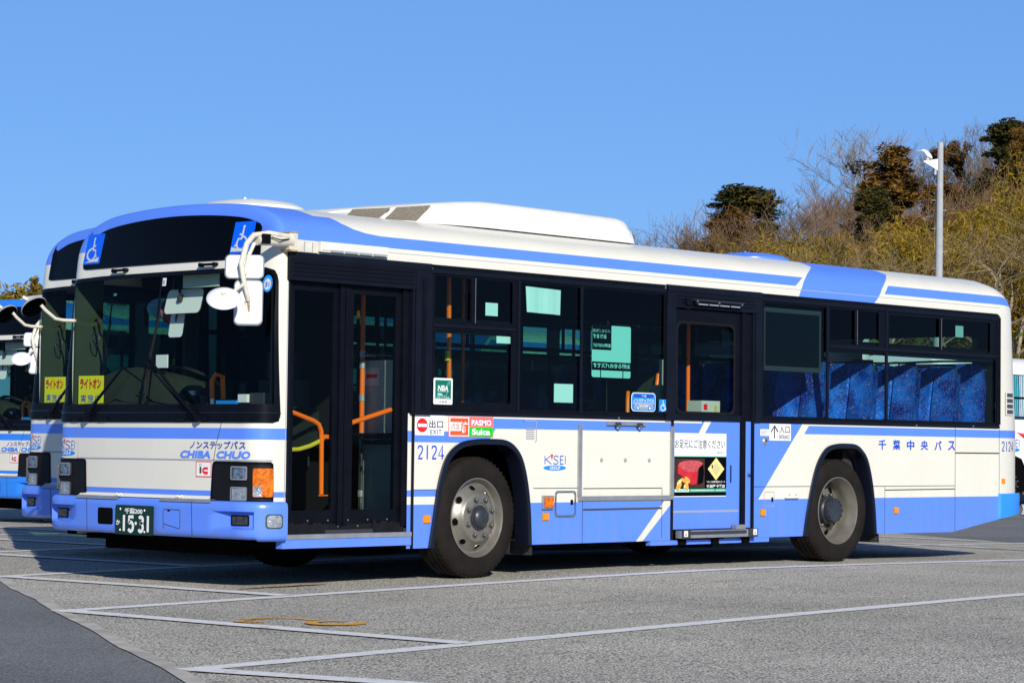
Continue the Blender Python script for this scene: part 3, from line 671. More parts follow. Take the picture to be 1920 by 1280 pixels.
    for x, zt in T:
        zb = 2.775+.022*max(0, min(1, (x+.6)/.9)); hh = zt-zb; rr_ = min(.06, hh*.45); inn = .07 if x < -.2 else .05
        ys = [(.42,zb),(.42+inn*.6,zb+hh*.55),(.42+inn,zt-rr_),(.42+inn+rr_*.35,zt-rr_*.3),(.42+inn+rr_,zt),(HW,zt+.02)]
        rows.append([(x,)+p for p in ys]+[(x, 2*HW-p[0], p[1]) for p in ys[::-1][1:]])
    ac.grid(rows, ROOFW); ac.add(rows[-1], [list(range(len(rows[-1])))], ROOFW); ac.add(rows[0], [list(range(len(rows[0])))], ROOFW)
    aco = P(ac, 'roof_air_conditioner', smooth=40)
    gr = MB()
    def acm(u, t, o):
        zt = lerp_tab(T, u); zb = 2.775+.022*max(0, min(1, (u+.6)/.9)); hh = zt-zb; t = max(0, t); y = .42+.07*.6/.55*min(t, .55)+(.07*.4)*max(0, min(1, (t-.55)/.35)); return (u, y-o, zb+hh*t)
    sheet(gr, acm, [(-1.08,.20),(-.74,.14),(-.56,.90),(-.97,.90)], GRILL, step=(.05,.15), off=.010); sheet(gr, acm, [(-.68,.13),(-.34,.10),(-.12,.90),(-.50,.90)], GRILL, step=(.05,.15), off=.010)
    P(gr, 'intake_grille', aco, smooth=0)
    ab = MB(); ab.box((-.45,.45,2.757),(2.28,2.03,2.797), VOID); P(ab, 'air_conditioner_base', aco, smooth=0)
    for xc, m__ in ((-1.33, ROOFW),(4.95, blue)):
        vn = MB(); vn.lathe([(0,.092),(.2,.088),(.34,.066),(.405,.034),(.41,.0)], m__, n=40, org=(xc,HW,2.828), axis='z')
        for k in range(4): vn.lathe([(0,.03),(.012,.02),(.014,0)], m__, n=8, org=(xc-.16+.11*k,HW-.1+.05*k,2.905), axis='z')
        P(vn, 'roof_ventilator', smooth=50)
    dp = MB(); dp.box((-1.755,-.035,2.437),(-1.07,.006,2.512), ROOFW); dp.box((-1.74,-.042,2.45),(-1.08,-.0355,2.50), ROOFW)
    for k in range(4): dp.box((-1.66+.145*k,-.046,2.440),(-1.535+.145*k,-.0425,2.455), GREYT)
    dp.box((-2.0,-.012,2.425),(-1.76,.01,2.508), OFFW); dp.box((-1.90,-.016,2.43),(-1.894,-.012,2.50), GREYT); dp.box((-1.82,-.016,2.43),(-1.814,-.012,2.50), GREYT)
    P(dp, 'camera_housing', smooth=0)
    # ---------------- front fittings
    ws = MB(); GLO = [(-1.336,1.33),(-1.325,1.312),(1.325,1.312),(1.336,1.33),(1.262,2.19),(1.235,2.24),(1.18,2.268),(.9,2.278),(-.9,2.278),(-1.18,2.268),(-1.235,2.24),(-1.262,2.19)]
    OUTW = [(-1.398,1.25),(-1.390,1.34),(-1.306,2.20),(-1.282,2.248),(-1.24,2.282),(-1.12,2.304),(-.8,2.312),(.8,2.312),(1.12,2.304),(1.24,2.282),(1.282,2.248),(1.306,2.20),(1.390,1.34),(1.398,1.25)]
    sheet(ws, fm, OUTW, BLACK, holes=[GLO], step=(.05, .15), off=.006)
    sheet(ws, fm, [(-1.398,1.2495),(1.398,1.2495),(1.392,1.215),(1.37,1.19),(1.33,1.178),(-1.33,1.178),(-1.37,1.19),(-1.392,1.215)], BLACK, step=(.05, .1), off=.010)
    sheet(ws, fm, rect(-1.395,1.246,1.395,1.254), ARCH, step=(.05, None), off=.013)
    sheet(ws, fm, rect(-.013,1.31,.013,2.28), BLACK, step=(None, .1), off=.004)
    wso = P(ws, 'windscreen_frame', smooth=40)
    g = MB(); sheet(g, fm, GLO, GL_F, step=(.05, .12), off=.0); P(g, 'windscreen_pane', wso)
    sgn = MB(); SG = [(-1.045,2.39),(-1.02,2.376),(1.02,2.375),(1.055,2.39),(1.06,2.60),(1.035,2.665),(.99,2.70),(.849,2.726),(.5,2.739),(.23,2.742),(-.1,2.738),(-.331,2.731),(-.6,2.719),(-.762,2.708),(-.90,2.693),(-.97,2.665),(-1.01,2.61)]
    sheet(sgn, fm, SG, SIGNB, step=(.06, .06), off=.009)
    so = P(sgn, 'destination_sign', smooth=40)
    pk = None
    def wheelchair(pk, mp, x, z, h, m, fl=1, off=.003):
        w = h*.62; X = lambda t: x+(w*(t if fl > 0 else 1-t))
        st_ = lambda pts, wd: sheet(pk, mp, stroke([(X(a), z+h*b__) for a, b__ in pts], wd*h), m, off=off)
        sheet(pk, mp, ell(X(.42), z+h*.93, h*.065, h*.065, 16), m, off=off)
        st_([(.42,.86),(.44,.60),(.46,.44)], .10); st_([(.44,.62),(.72,.62)], .075); st_([(.44,.44),(.76,.44),(.90,.14),(1.02,.18)], .09)
        cx, cz, rr2 = .40, .27, .26
        st_([(cx+rr2/.62*math.cos(R(t)), cz+rr2*math.sin(R(t))) for t in range(95, 385, 12)], .08)
    for u0_, fl in ((-1.06,1),(.735,-1)):
        u1_ = u0_+.215; pk = MB()
        sheet(pk, frontm, rect(u0_,2.415,u1_,2.655), PICT, step=(.04,None), off=.012)
        wheelchair(pk, frontm, u0_+.04, 2.445, .185, PICTG, fl, off=.0145)
        if fl > 0: sheet(pk, frontm, [(u0_+.02,2.428),(u1_-.02,2.43),(u1_-.02,2.468)], PICTG, off=.0155)
        else: sheet(pk, frontm, [(u0_+.01,2.432),(u0_+.01,2.468),(u1_-.03,2.43)], PICTG, off=.0155)
        P(pk, 'wheelchair_pictogram', so, smooth=0)
    for w in (.53,-.53):
        hd = MB()
        a0 = Vector(front(w-.075,2.345,.035)); a1 = Vector(front(w+.075,2.345,.035))
        hd.tube([a0, a1], .011, BLACK)
        for q in (w-.075, w+.075): hd.tube([front(q,2.345,.0), front(q,2.345,.04)], .016, BLACK)
        P(hd, 'grab_handle')
    # bumper
    bm_ = MB(); rows = []
    nW = 120
    for i in range(nW+1):
        w = -1.425+2.85*i/nW; row = []
        for z, o in ((.612,.0),(.610,.038),(.602,.054),(.585,.063),(.560,.065),(.540,.065),(.530,None),(.50,None),(.46,None),(.425,None),(.410,.065),(.385,.065),(.362,.060),(.346,.045),(.338,.01)):
            o_ = bumper_off(w, z) if o is None else o
            row.append(front(w, z-(.012 if w < -1.2 else 0)*(z < .4), o_))
        rows.append(row)
    bm_.grid(rows, blue); bm_.add(rows[0], [list(range(len(rows[0])))], blue); bm_.add(rows[-1], [list(range(len(rows[-1])))], blue)
    bmo = P(bm_, 'front_bumper', smooth=40)
    bs = MB(); fo = lambda w, z, o: front(w, z, .0665+o)
    sheet(bs, fo, rrect(.302,.405,.498,.531,.02), VOID, step=(.1,None)); P(bs, 'tow_hook_recess', bmo, smooth=0); bs = MB(); sheet(bs, fo, stroke(rrect(-.485,.40,-.298,.536,.015)+[(-.298,.43)], .006), GAP, step=(.1,None))
    sheet(bs, fo, rrect(-.375,.522,-.345,.536,.003), VOID); P(bs, 'tow_hatch', bmo, smooth=0); bs = MB()
    for w in (.64,-.617): bs = MB(); sheet(bs, fo, stroke([(w+.01,.60),(w,.35)], .007), GAP); P(bs, 'panel_gap', bmo, smooth=0)
    pass
    for a, c_ in ((.80,.25),(-.25,-.80)):
        gp = MB(); rows = []
        for i in range(31):
            w = a+(c_-a)*i/30; zz = .004 if i % 2 else 0
            rows.append([front(w, .616+zz, .0), front(w, .617+zz, .052), front(w, .596, .068)])
        gp.grid(rows, ALU)
        P(gp, 'bumper_tread', bmo, smooth=0)
    lg = MB(); rows = [[front(w, z, o) for z, o in ((.640,.002),(.628,.012),(.618,.024))] for w in [-.742+1.57*i/20 for i in range(21)]]; lg.grid(rows, WHITE)
    for w in (-.42, .30): lg.tube([front(w-.03,.640,.01), front(w-.02,.625,.035), front(w+.02,.625,.035), front(w+.03,.640,.01)], .006, OFFW)
    P(lg, 'front_ledge')
    # fog and corner lamps
    for sg_ in (-1, 1):
        lp = MB(); mp = lambda w, z, o, sg_=sg_: front(sg_*w, z, bumper_off(w, .48)+o)
        sheet(lp, mp, rrect(.972,.436,1.135,.512,.01), BLACK, off=.006, step=(.04,None)); sheet(lp, mp, rrect(.99,.445,1.12,.503,.008), LAMPD, off=.010, step=(.04,None)); P(lp, 'fog_lamp', bmo)
        lp = MB(); mp = lambda w, z, o, sg_=sg_: front(sg_*w, z, .065+o)
        sheet(lp, mp, rrect(1.268,.420,1.392,.524,.025), DGREY, off=.004, step=(.03,.03)); sheet(lp, mp, rrect(1.278,.428,1.382,.516,.022), LENS, off=.010, step=(.02,.02)); P(lp, 'corner_lamp', bmo)
        # headlamp cluster
        hc = MB(); mp = lambda w, z, o, sg_=sg_: front(sg_*w, z, o)
        sheet(hc, mp, [(.757,.872),(.768,.893),(.80,.897),(1.325,.897),(1.348,.88),(1.352,.60),(.742,.608)], BLACK, off=.006, step=(.05,.06))
        sheet(hc, mp, [(.775,.868),(.80,.876),(1.32,.876),(1.33,.62),(.80,.62),(.765,.64)], RUBBER, off=.0085, step=(.05,.06))
        hco = P(hc, 'headlamp_housing', smooth=40)
        for z0, z1, mm in ((.770,.857,HLENS),(.622,.709,LENS)):
            l_ = MB(); mq = lambda w, z, o, sg_=sg_: front(sg_*w, z, o)
            fr_ = rrect(.962,z0-.006,1.108,z1+.006,.012); inn_ = rrect(.974,z0+.004,1.096,z1-.004,.008)
            sheet(l_, mq, fr_, ALU, holes=[inn_], off=.022, step=(.04,None)); sheet(l_, mq, inn_, mm, off=.018, step=(.02,.02)); 
            l_.grid([[mq(w, z, .0) for w, z in fr_], [mq(w, z, .022) for w, z in fr_]], DGREY, close=True)
            P(l_, 'headlamp', hco)
        ts = MB(); sheet(ts, mp, rrect(1.165,.645,1.333,.850,.012), AMBER, paint=[(rect(1.168,.648,1.245,.722), LENS)], off=.030, step=(.02,.05))
        ts.grid([[mp(w, z, .0) for w, z in rrect(1.165,.645,1.333,.850,.012)], [mp(w, z, .030) for w, z in rrect(1.165,.645,1.333,.850,.012)]], DGREY, close=True)
        P(ts, 'turn_signal', hco)
    fs = MB(); fp = lambda w, z, o: front(w, z, .0016)
    sheet(fs, fp, stroke([(-.835,1.178),(-.80,1.06),(-.765,.902)], .006), GAP, step=(None,.05)); sheet(fs, fp, stroke([(.89,1.178),(.885,.9)], .004), GREYT)
    sheet(fs, fp, stroke([(-1.34,.906),(-.75,.903),(.3,.902),(.90,.899)], .011), GREYT, step=(.05,None))
    sheet(fs, fp, stroke([(-1.435,.45),(-1.435,2.4)], .004), GREYT)
    P(fs, 'panel_gap', smooth=0)
    # wipers
    for piv, tip, bl_, off in ((-.618,(-.01,1.665),((-.052,1.99),(.03,1.34)),.035),(.747,(.285,1.59),((.02,1.60),(.005,1.33)),.03)):
        wp = MB(); p0 = front(piv,1.205,.03)
        wp.tube([front(piv,1.205,.0), front(piv,1.205,.05)], .028, BLACK, n=14)
        wp.tube([p0, front(piv+(tip[0]-piv)*.35, 1.205+(tip[1]-1.205)*.35, .055), front(tip[0],tip[1],.06)], [.017,.013,.009], BLACK, n=8)
        wp.tube([front(piv+.06,1.21,.03), front(tip[0]+.035,tip[1]-.03,.06)], .007, BLACK, n=8)
        wp.tube([front(bl_[0][0],bl_[0][1],.03), front((bl_[0][0]+bl_[1][0])/2,(bl_[0][1]+bl_[1][1])/2,.04), front(*bl_[1],.03)], [.008,.012,.008], RUBBER, n=8)
        wp.tube([front(tip[0],tip[1],.06), front((bl_[0][0]+bl_[1][0])/2,(bl_[0][1]+bl_[1][1])/2,.04)], .008, BLACK, n=8)
        for dx_ in (-.19,.19) if piv > 0 else (.0,.24): wp.tube([front(piv-.08+dx_,1.205,.022), front(piv+.02+dx_,1.205,.022)], .014, BLACK, n=8)
        P(wp, 'wiper')
    # ---------------- mirrors
    km = MB()
    km.box((-2.095,-.075,2.43),(-2.015,.03,2.55), OFFW); km.box((-2.10,-.08,2.55),(-2.01,.03,2.558), RUST); km.box((-2.09,-.078,2.418),(-2.02,.02,2.43), RUST)
    km.tube([(-2.06,-.05,2.49),(-2.25,-.058,2.485),(-2.40,-.065,2.475)], [.044,.041,.038], OFFW, n=12)
    km.tube([(-2.10,-.075,2.52),(-2.30,-.08,2.53),(-2.44,-.08,2.505),(-2.50,-.08,2.44),(-2.553,-.085,2.30),(-2.53,-.085,2.19),(-2.497,-.09,2.08),(-2.485,-.09,2.035)], [.019,.020,.021,.021,.020,.018,.018,.016], OFFW, n=12)
    km.tube([(-2.43,-.08,2.45),(-2.48,-.08,2.36),(-2.52,-.085,2.22)], .014, OFFW, n=8)
    km.tube([(-2.52,-.085,2.155),(-2.60,-.09,2.11),(-2.70,-.10,2.045)], .013, OFFW, n=8); km.tube([(-2.485,-.09,2.04),(-2.475,-.085,1.96)], .009, RUST, n=8)
    km.tube([(-2.30,-.115,2.50),(-2.22,-.12,2.485),(-2.12,-.10,2.50)], .005, BLACK, n=6); km.box((-2.38,-.12,2.45),(-2.31,-.085,2.52), BLACK)
    kmo = P(km, 'mirror_arm', smooth=40)
    def dish(name, c, nrm, upv, hw_, hh_, rr_, parent, back=MIRW, dp_=.03):
        n_ = Vector(nrm).normalized(); u_ = Vector(upv); u_ = (u_-n_*u_.dot(n_)).normalized(); r_ = u_.cross(n_); c = Vector(c); q = MB()
        ol = lambda k: rrect(-hw_*k,-hh_*k,hw_*k,hh_*k,rr_*k,6)
        pt = lambda p, h: c+r_*p[0]+u_*p[1]+n_*h
        q.grid([[pt(p, h) for p in ol(k)] for k, h in ((.55,dp_),(.62,dp_*.82),(.85,dp_*.72),(.97,dp_*.45),(1.0,.0),(1.0,-.008))], back, close=True)
        q.add([pt(p, dp_) for p in ol(.55)], [list(range(len(ol(1))))], back); q.add([pt(p, -.008) for p in ol(1.0)], [list(range(len(ol(1))))], MIRG)
        q.grid([[pt(p, h) for p in ol(k)] for k, h in ((1.0,-.010),(1.035,-.004),(1.035,.006),(1.0,.010))], GREYT, close=True)
        q.lathe([(0,.025),(.02,.02),(.024,.0)], OFFW, n=12, org=pt((0,0), dp_)); P(q, name, parent, smooth=40)
    bk = (-.80,-.57,.02)
    dish('rear_view_mirror', (-2.475,-.03,2.28), (-.72,-.66,.12), (0,0,1), .135, .085, .035, kmo)
    dish('rear_view_mirror', (-2.46,-.06,2.025), (-.70,-.70,.06), (0,0,1), .10, .158, .04, kmo)
    q = MB(); n_ = Vector((-.42,-.50,.72)).normalized(); r_ = n_.orthogonal().normalized(); t_ = n_.cross(r_); c_ = Vector((-2.712,-.09,2.042)); rg = []
    for rad, h in ((.0,.035),(.05,.033),(.09,.022),(.118,.006),(.122,-.004)): rg.append([c_+(r_*math.cos(2*math.pi*k/32)+t_*math.sin(2*math.pi*k/32))*max(rad,1e-4)+n_*h for k in range(32)])
    q.grid(rg, MIRW, close=True); q.add(rg[-1], [list(range(32))], MIRG); q.tube([c_+n_*.03, c_+n_*.055], .016, OFFW, n=10); P(q, 'under_mirror', kmo, smooth=40)
    fmr = MB(); fmr.tube([(-2.17,2.37,1.975),(-2.28,2.385,1.975),(-2.35,2.39,1.985),(-2.44,2.40,2.05),(-2.47,2.41,2.085)], .014, OFFW)
    fmro = P(fmr, 'mirror_arm', smooth=40)
    q = MB(); n_ = Vector((.05,-.69,-.72)).normalized(); r_ = n_.orthogonal().normalized(); t_ = n_.cross(r_); c_ = Vector((-2.48,2.49,2.07)); rg = []
    for rad, h in ((.103,.0),(.108,-.006),(.10,-.02),(.05,-.04),(0.0001,-.045)): rg.append([c_+(r_*math.cos(2*math.pi*k/32)+t_*math.sin(2*math.pi*k/32))*rad+n_*h for k in range(32)])
    q.grid(rg, GREYT, close=True); q.add([c_+(r_*math.cos(2*math.pi*k/32)+t_*math.sin(2*math.pi*k/32))*.100+n_*.002 for k in range(32)], [list(range(32))], SIGNB); q.tube([c_-n_*.04, c_-n_*.065, c_-n_*.07+Vector((-.05,.03,.03))], .016, OFFW, n=10); P(q, 'under_mirror', fmro, smooth=40)  # mirror face coloured black in place of its dark reflection
    return root
# ------------------------------------------------------------------ wheels
def wheel(root, x, y, steer, kind, sgn=-1):
    """kind: 'front' domed disc, 'rear' deep dish; sgn -1 = outer face towards -y"""
    rot = Matrix.Rotation(R(steer), 4, 'Z')
    e = bpy.data.objects.new('wheel', None); COL.objects.link(e); e.parent = root; e.location = (x, y, .468); e.rotation_euler = (0, 0, R(steer)+(0 if sgn < 0 else math.pi)); e.empty_display_size = .1
    def mk(mb, name, par=e, **k): return mb.build(name, par, **k)
    t = MB(); ro = .475; W = .275
    t.lathe([(.300,.008),(.318,.0),(.345,-.012),(.385,-.016),(.425,-.010),(.448,.0),(.462,.012),(.470,.026),(ro,.04)], TYRE, n=72)
    # tread ribs with grooves
    pr = []
    y0 = .04
    for a, b_ in ((.04,.078),(.092,.128),(.142,.178),(.192,.235)): pr += [(ro,a),(ro,b_),(ro-.014,b_+.002),(ro-.014,b_+.012)]
    t.lathe(pr[:-2], TYRE, n=72); t.lathe([(ro,.235),(.462,.262),(.43,.275),(.31,.268),(.30,.26)], TYRE, n=72)
    for k in range(60):
        q = 2*math.pi*k/60; c, s = math.cos(q), math.sin(q)
        t.box((.462,.018,-.007),(.4765,.050,.007), TYRE, Matrix.Rotation(-q, 3, 'Y'), (0,0,0))
    mk(t, 'tyre', smooth=30)
    r = MB()
    if kind == 'front':
        r.lathe([(.302,.012),(.311,.001),(.311,-.006),(.303,-.008),(.296,.002),(.288,.03),(.280,.048),(.268,.052),(.245,.040),(.215,.012),(.198,-.008),(.190,-.020),(.182,-.026),(.120,-.028),(.118,-.020),(.09,-.02)], RIM, n=72)
        for k in range(8):
            q = 2*math.pi*(k+.18)/8; c = Vector((.232*math.cos(q), .0245, .232*math.sin(q)))
            tg = Vector((-math.sin(q), 0, math.cos(q))); rd = Vector((math.cos(q)*.77, .64, math.sin(q)*.77)); nn = Vector((math.cos(q)*.64, -.77, math.sin(q)*.64))
            rg = [[c+tg*a*kk+rd*b_*kk+nn*h for a, b_ in ell(0, 0, .030, .024, 20)] for kk, h in ((1.22,-.001),(1.12,.005),(1.0,.003),(.95,-.004))]
            r.grid(rg, RIM, close=True); r.add([c+tg*a*.96+rd*b_*.96+nn*.0015 for a, b_ in ell(0, 0, .030, .024, 20)], [list(range(20))], VOID)
        mk(r, 'rim', smooth=40)
        for k in range(8):
            n = MB(); q = 2*math.pi*(k+.45)/8; o = (.148*math.cos(q), 0, .148*math.sin(q))
            n.lathe([(.022,-.027),(.022,-.034),(.0165,-.036),(.0165,-.052),(.012,-.056),(.0,-.056)], NUT, n=6, org=o); mk(n, 'wheel_nut', smooth=20)
        h = MB(); h.lathe([(.098,-.02),(.098,-.034),(.085,-.036),(.083,-.05),(.072,-.062),(.05,-.078),(.0,-.084)], HUBC, n=32)
        for k in range(6):
            q = 2*math.pi*k/6+.3; h.lathe([(.009,-.03),(.009,-.044),(0,-.046)], HUBC, n=6, org=(.088*math.cos(q),0,.088*math.sin(q)))
        mk(h, 'hub_cap')
    else:
        r.lathe([(.302,.012),(.311,.001),(.311,-.006),(.303,-.008),(.296,.004),(.286,.05),(.272,.075),(.262,.12),(.264,.165),(.255,.185),(.225,.178),(.19,.16),(.15,.15),(.07,.15)], RIM, n=72)
        for k in range(8):
            q = 2*math.pi*(k+.3)/8; c = Vector((.214*math.cos(q), .1705, .214*math.sin(q))); tg = Vector((-math.sin(q), 0, math.cos(q))); rd = Vector((math.cos(q), .35, math.sin(q)))
            r.add([c+tg*a+rd*b_+Vector((0,-.006,0)) for a, b_ in ell(0, 0, .034, .026, 20)], [list(range(20))], VOID)
        mk(r, 'rim', smooth=40)
        h = MB(); h.lathe([(.132,.15),(.130,.09),(.118,.075),(.115,.035),(.108,.022),(.0,.018)], HUBC, n=40)
        for k in range(12):
            q = 2*math.pi*k/12; h.lathe([(.012,.028),(.012,.014),(0,.012)], HUBC, n=6, org=(.098*math.cos(q),0,.098*math.sin(q)))
        for k in range(8):
            q = 2*math.pi*(k+.4)/8; h.lathe([(.018,.15),(.018,.115),(.012,.11),(0,.11)], NUT, n=6, org=(.155*math.cos(q),0,.155*math.sin(q)))
        mk(h, 'hub_cap', smooth=30)
    return e
def bus_wheels(root):
    wheel(root, 0, .045, 3.2, 'front'); wheel(root, 0, 2*HW-.045, 3.2, 'front', 1)
    wheel(root, 4.8, .045, 0, 'rear'); wheel(root, 4.8, 2*HW-.045, 0, 'rear', 1)
    for x in (.60, 5.42):
        f = MB(); rows = [[(x+.02*math.sin(z*9+y*5), y, z) for y in (.03,.12,.22,.31)] for z in (.16,.25,.34,.44,.55,.68)]
        f.grid(rows, MUD); f.grid([[(p[0]+.008, p[1], p[2]) for p in r_] for r_ in rows], MUD)
        f.box((x-.012,.03,.27),(x-.004,.31,.285), RUST); f.build('mud_flap', root)

# ------------------------------------------------------------------ lettering
def kisei(mb, mp, a, b_, c, d, off=.003):
    """company mark in the box a,b,c,d"""
    w, h = c-a, d-b_; L = b_+h*.40; T = b_+h*.90; t = w*.028
    S = lambda pts, k=1: sheet(mb, mp, stroke([(a+w*x, L+(T-L)*y) for x, y in pts], t*k), NAVY2, off=off)
    S([(.06,0),(.06,1)]); S([(.30,1),(.07,.48)], .9); S([(.12,.55),(.34,0)], .9)
    S([(.655,.86),(.60,.97),(.53,1),(.46,.93),(.445,.78),(.49,.62),(.58,.46),(.645,.30),(.64,.12),(.57,.0),(.49,.02),(.43,.13)])
    S([(.885,1),(.735,1)]); S([(.74,1),(.74,0)]); S([(.735,0),(.885,0)]); S([(.74,.52),(.865,.52)]); S([(.965,0),(.965,1)])
    sheet(mb, mp, [(a+w*.31,d),(a+w*.415,d),(a+w*.375,b_+h*.68),(a+w*.355,b_+h*.68)], RED, off=off+.001)
    sheet(mb, mp, ell(a+w*.5, b_+h*.16, w*.5, h*.16, 36), STICK, off=off, step=(.04,None))
    text(mb, mp, 'GROUP', (a+w*.27,b_+h*.055,a+w*.73,b_+h*.265), LWHITE, off=off+.0015, bold=.015)
def frame_strip(mb, mp, a, b_, c, d, w, m, off): sheet(mb, mp, rect(a,b_,c,d), m, holes=[rect(a+w,b_+w,c-w,d-w)], off=off)
def bus_lettering(root, blue, full=True):
    sd = lambda x, z, o: (x, -o, z)
    # front
    f = MB(); kisei(f, frontm, -1.135,.918,-.925,1.043, .003); f.build('company_logo', root, smooth=0)
    f = MB(); text(f, frontm, 'ノンステップバス', (.512,.985,1.077,1.042), NAVY, bold=.022)
    text(f, frontm, 'CHIBA', (.408,.916,.742,.972), blue, bold=.05, shear=.28); text(f, frontm, 'CHUO', (.797,.916,1.128,.972), blue, bold=.05, shear=.28)
    f.build('front_lettering', root, smooth=0)
    f = MB(); frame_strip(f, frontm, .582,.780,.745,.893,.006, RED, .004); sheet(f, frontm, rect(.588,.786,.739,.887), LWHITE, off=.0035)
    sheet(f, frontm, rect(.622,.806,.643,.853), mat('olive print', (.04,.09,.02), .5) if 'olive print' not in MATS else MATS['olive print'], off=.005)
    sheet(f, frontm, stroke([(.615,.868),(.632,.877),(.649,.868),(.632,.859),(.615,.868)], .004), GREYT, off=.005)
    sheet(f, frontm, stroke([(.712,.843),(.672,.843),(.662,.836),(.660,.828),(.662,.818),(.672,.812),(.712,.812)], .018), RED, off=.005)
    for u in (.68,.70): sheet(f, frontm, ell(u,.800,.006,.004,10), RED, off=.005)
    f.build('card_reader_sign', root, smooth=0)
    # plate
    if full:
        p = MB(); pm = lambda u, z, o: (front(0,.45,.065+.022)[0]-o+.0*u, HW-u, z)
        sheet(p, pm, rrect(-.240,.337,.214,.557,.012), PLATE); sheet(p, lambda u,z,o:(pm(u,z,0)[0]+.006,HW-u,z), rrect(-.240,.337,.214,.557,.012), DGREY)
        tx = lambda s, bx, **k: text(p, pm, s, bx, LWHITE, off=.002, **k)
        tx('千葉200', (-.127,.493,.088,.536), bold=.035); tx('か', (-.229,.407,-.179,.446), bold=.03)
        def dg(pts, w=.026): sheet(p, pm, stroke(pts, w), LWHITE, off=.002)
        dg([(-.133,.363),(-.133,.483)]); dg([(.154,.363),(.154,.483)])
        arc = lambda cx, cz, rx, rz, t0, t1, n=12: [(cx+rx*math.cos(R(t0+(t1-t0)*i/n)), cz+rz*math.sin(R(t0+(t1-t0)*i/n))) for i in range(n+1)]
        dg([(-.018,.471),(-.072,.471),(-.072,.424)]); dg([(-.074,.424)]+arc(-.052,.398,.030,.034,95,-150))
        dg(arc(.070,.450,.024,.022,150,-70)+[(.062,.426)]); dg([(.058,.426)]+arc(.068,.396,.027,.031,75,-150))
        sheet(p, pm, ell(.010,.424,.014,.013,14), LWHITE, off=.002)
        for u, z in ((-.179,.527),(.112,.522),(-.179,.371),(.114,.363)): p.lathe([(0,-.005),(.008,-.003),(.009,0)], LWHITE, n=8, org=pm(u,z,0))
        p.build('license_plate', root, smooth=0)
    # windscreen papers
    y = MB(); ym = lambda u, z, o: (-2.125-o, HW-u, z)
    yo = rect(-1.13,1.322,-.805,1.542)
    sheet(y, ym, yo, YPAPER, step=(.05,None)); text(y, ym, 'ライトオン', (-1.105,1.44,-.835,1.522), REDW, off=.004, bold=.045); text(y, ym, '実施中', (-1.095,1.335,-.845,1.395), NAVY2, off=.004, bold=.0, spacing=1.3)
    y.build('paper_notice', root, smooth=0)
    q = MB(); sheet(q, frontm, ell(1.16,2.185,.062,.062), STICK, off=.003, step=(.03,None)); sheet(q, frontm, ell(1.16,2.18,.042,.042), PICTG, off=.005, step=(.03,None)); text(q, frontm, '31', (1.135,2.16,1.185,2.195), NAVY, off=.007, bold=.03)
    q.build('inspection_sticker', root, smooth=0)
    q = MB(); sheet(q, frontm, rect(.005,2.205,.055,2.265), PAPER, off=.003); sheet(q, frontm, rect(.018,2.217,.042,2.25), GREYT, off=.005); q.build('window_tag', root, smooth=0)
    if not full: return
    # kerb side
    s = MB(); sheet(s, sd, rect(-.735,1.106,-.422,1.259), LWHITE, off=.003)
    sheet(s, sd, ell(-.660,1.182,.058,.054), RED, off=.0045); sheet(s, sd, rect(-.708,1.170,-.612,1.194), LWHITE, off=.006)
    text(s, sd, '出口', (-.585,1.163,-.435,1.222), DKBL, off=.005, bold=.012); text(s, sd, 'EXIT', (-.572,1.115,-.452,1.150), DKBL, off=.005, spacing=1.15)
    s.build('exit_sign', root, smooth=0)
    s = MB(); sheet(s, sd, rect(-.374,1.097,.125,1.256), SALMON, off=.003); sheet(s, sd, rect(-.369,1.102,-.148,1.251), LWHITE, off=.0045)
    sheet(s, sd, rrect(-.358,1.212,-.158,1.243,.008), ORED, off=.006); sheet(s, sd, rrect(-.358,1.110,-.158,1.143,.008), ORED, off=.006); sheet(s, sd, rect(-.235,1.143,-.158,1.212), ORED, off=.0055)
    text(s, sd, 'バス', (-.354,1.155,-.258,1.20), ORED, off=.007, bold=.02); text(s, sd, '特', (-.258,1.13,-.165,1.215), LWHITE, off=.0075, bold=.035)
    sheet(s, sd, rect(-.142,1.1745,.120,1.2515), SALMON, off=.005); sheet(s, sd, rect(-.142,1.102,.120,1.1745), GREEN, off=.005)
    text(s, sd, 'PASMO', (-.125,1.187,.098,1.232), LWHITE, off=.007, bold=.04); text(s, sd, 'Suica', (-.120,1.114,.088,1.164), LWHITE, off=.007, bold=.04)
    s.build('fare_card_sign', root, smooth=0)
    def digits(a, b_, c, d, name):
        s = MB(); w = (c-a)/4; t = .013; h = d-b_
        def D(pts): sheet(s, sd, stroke(pts, t), NAVY2, off=.003)
        two = lambda x: [(x+.06*w, d-h*.24),(x+.12*w, d-h*.08),(x+.35*w, d-t/2),(x+.62*w, d-h*.10),(x+.68*w, d-h*.28),(x+.6*w, d-h*.47),(x+.2*w, b_+h*.18),(x+.10*w, b_+t/2),(x+.70*w, b_+t/2)]
        D(two(a)); D([(a+w*1.38, d),(a+w*1.38, b_)]); D(two(a+2*w)); x = a+3*w
        D([(x+.55*w, b_),(x+.55*w, d),(x+.02*w, b_+h*.27),(x+.80*w, b_+h*.27)]); s.build(name, root, smooth=0)
    digits(-.703,.922,-.405,1.030, 'fleet_number')
    # rear number on the rear corner
    s = MB()
    def rvm(u, z, o):
        a = rear_a(z); t = max(0, min(.999, (u-XR)/a)); c = (1-t**2.2)**(1/2.2); return (u, .36*(1-c)-o, z)
    a, c, b_, d = 7.545, 7.83, 1.034, 1.135; w = (c-a)/4; h = d-b_; t = .012
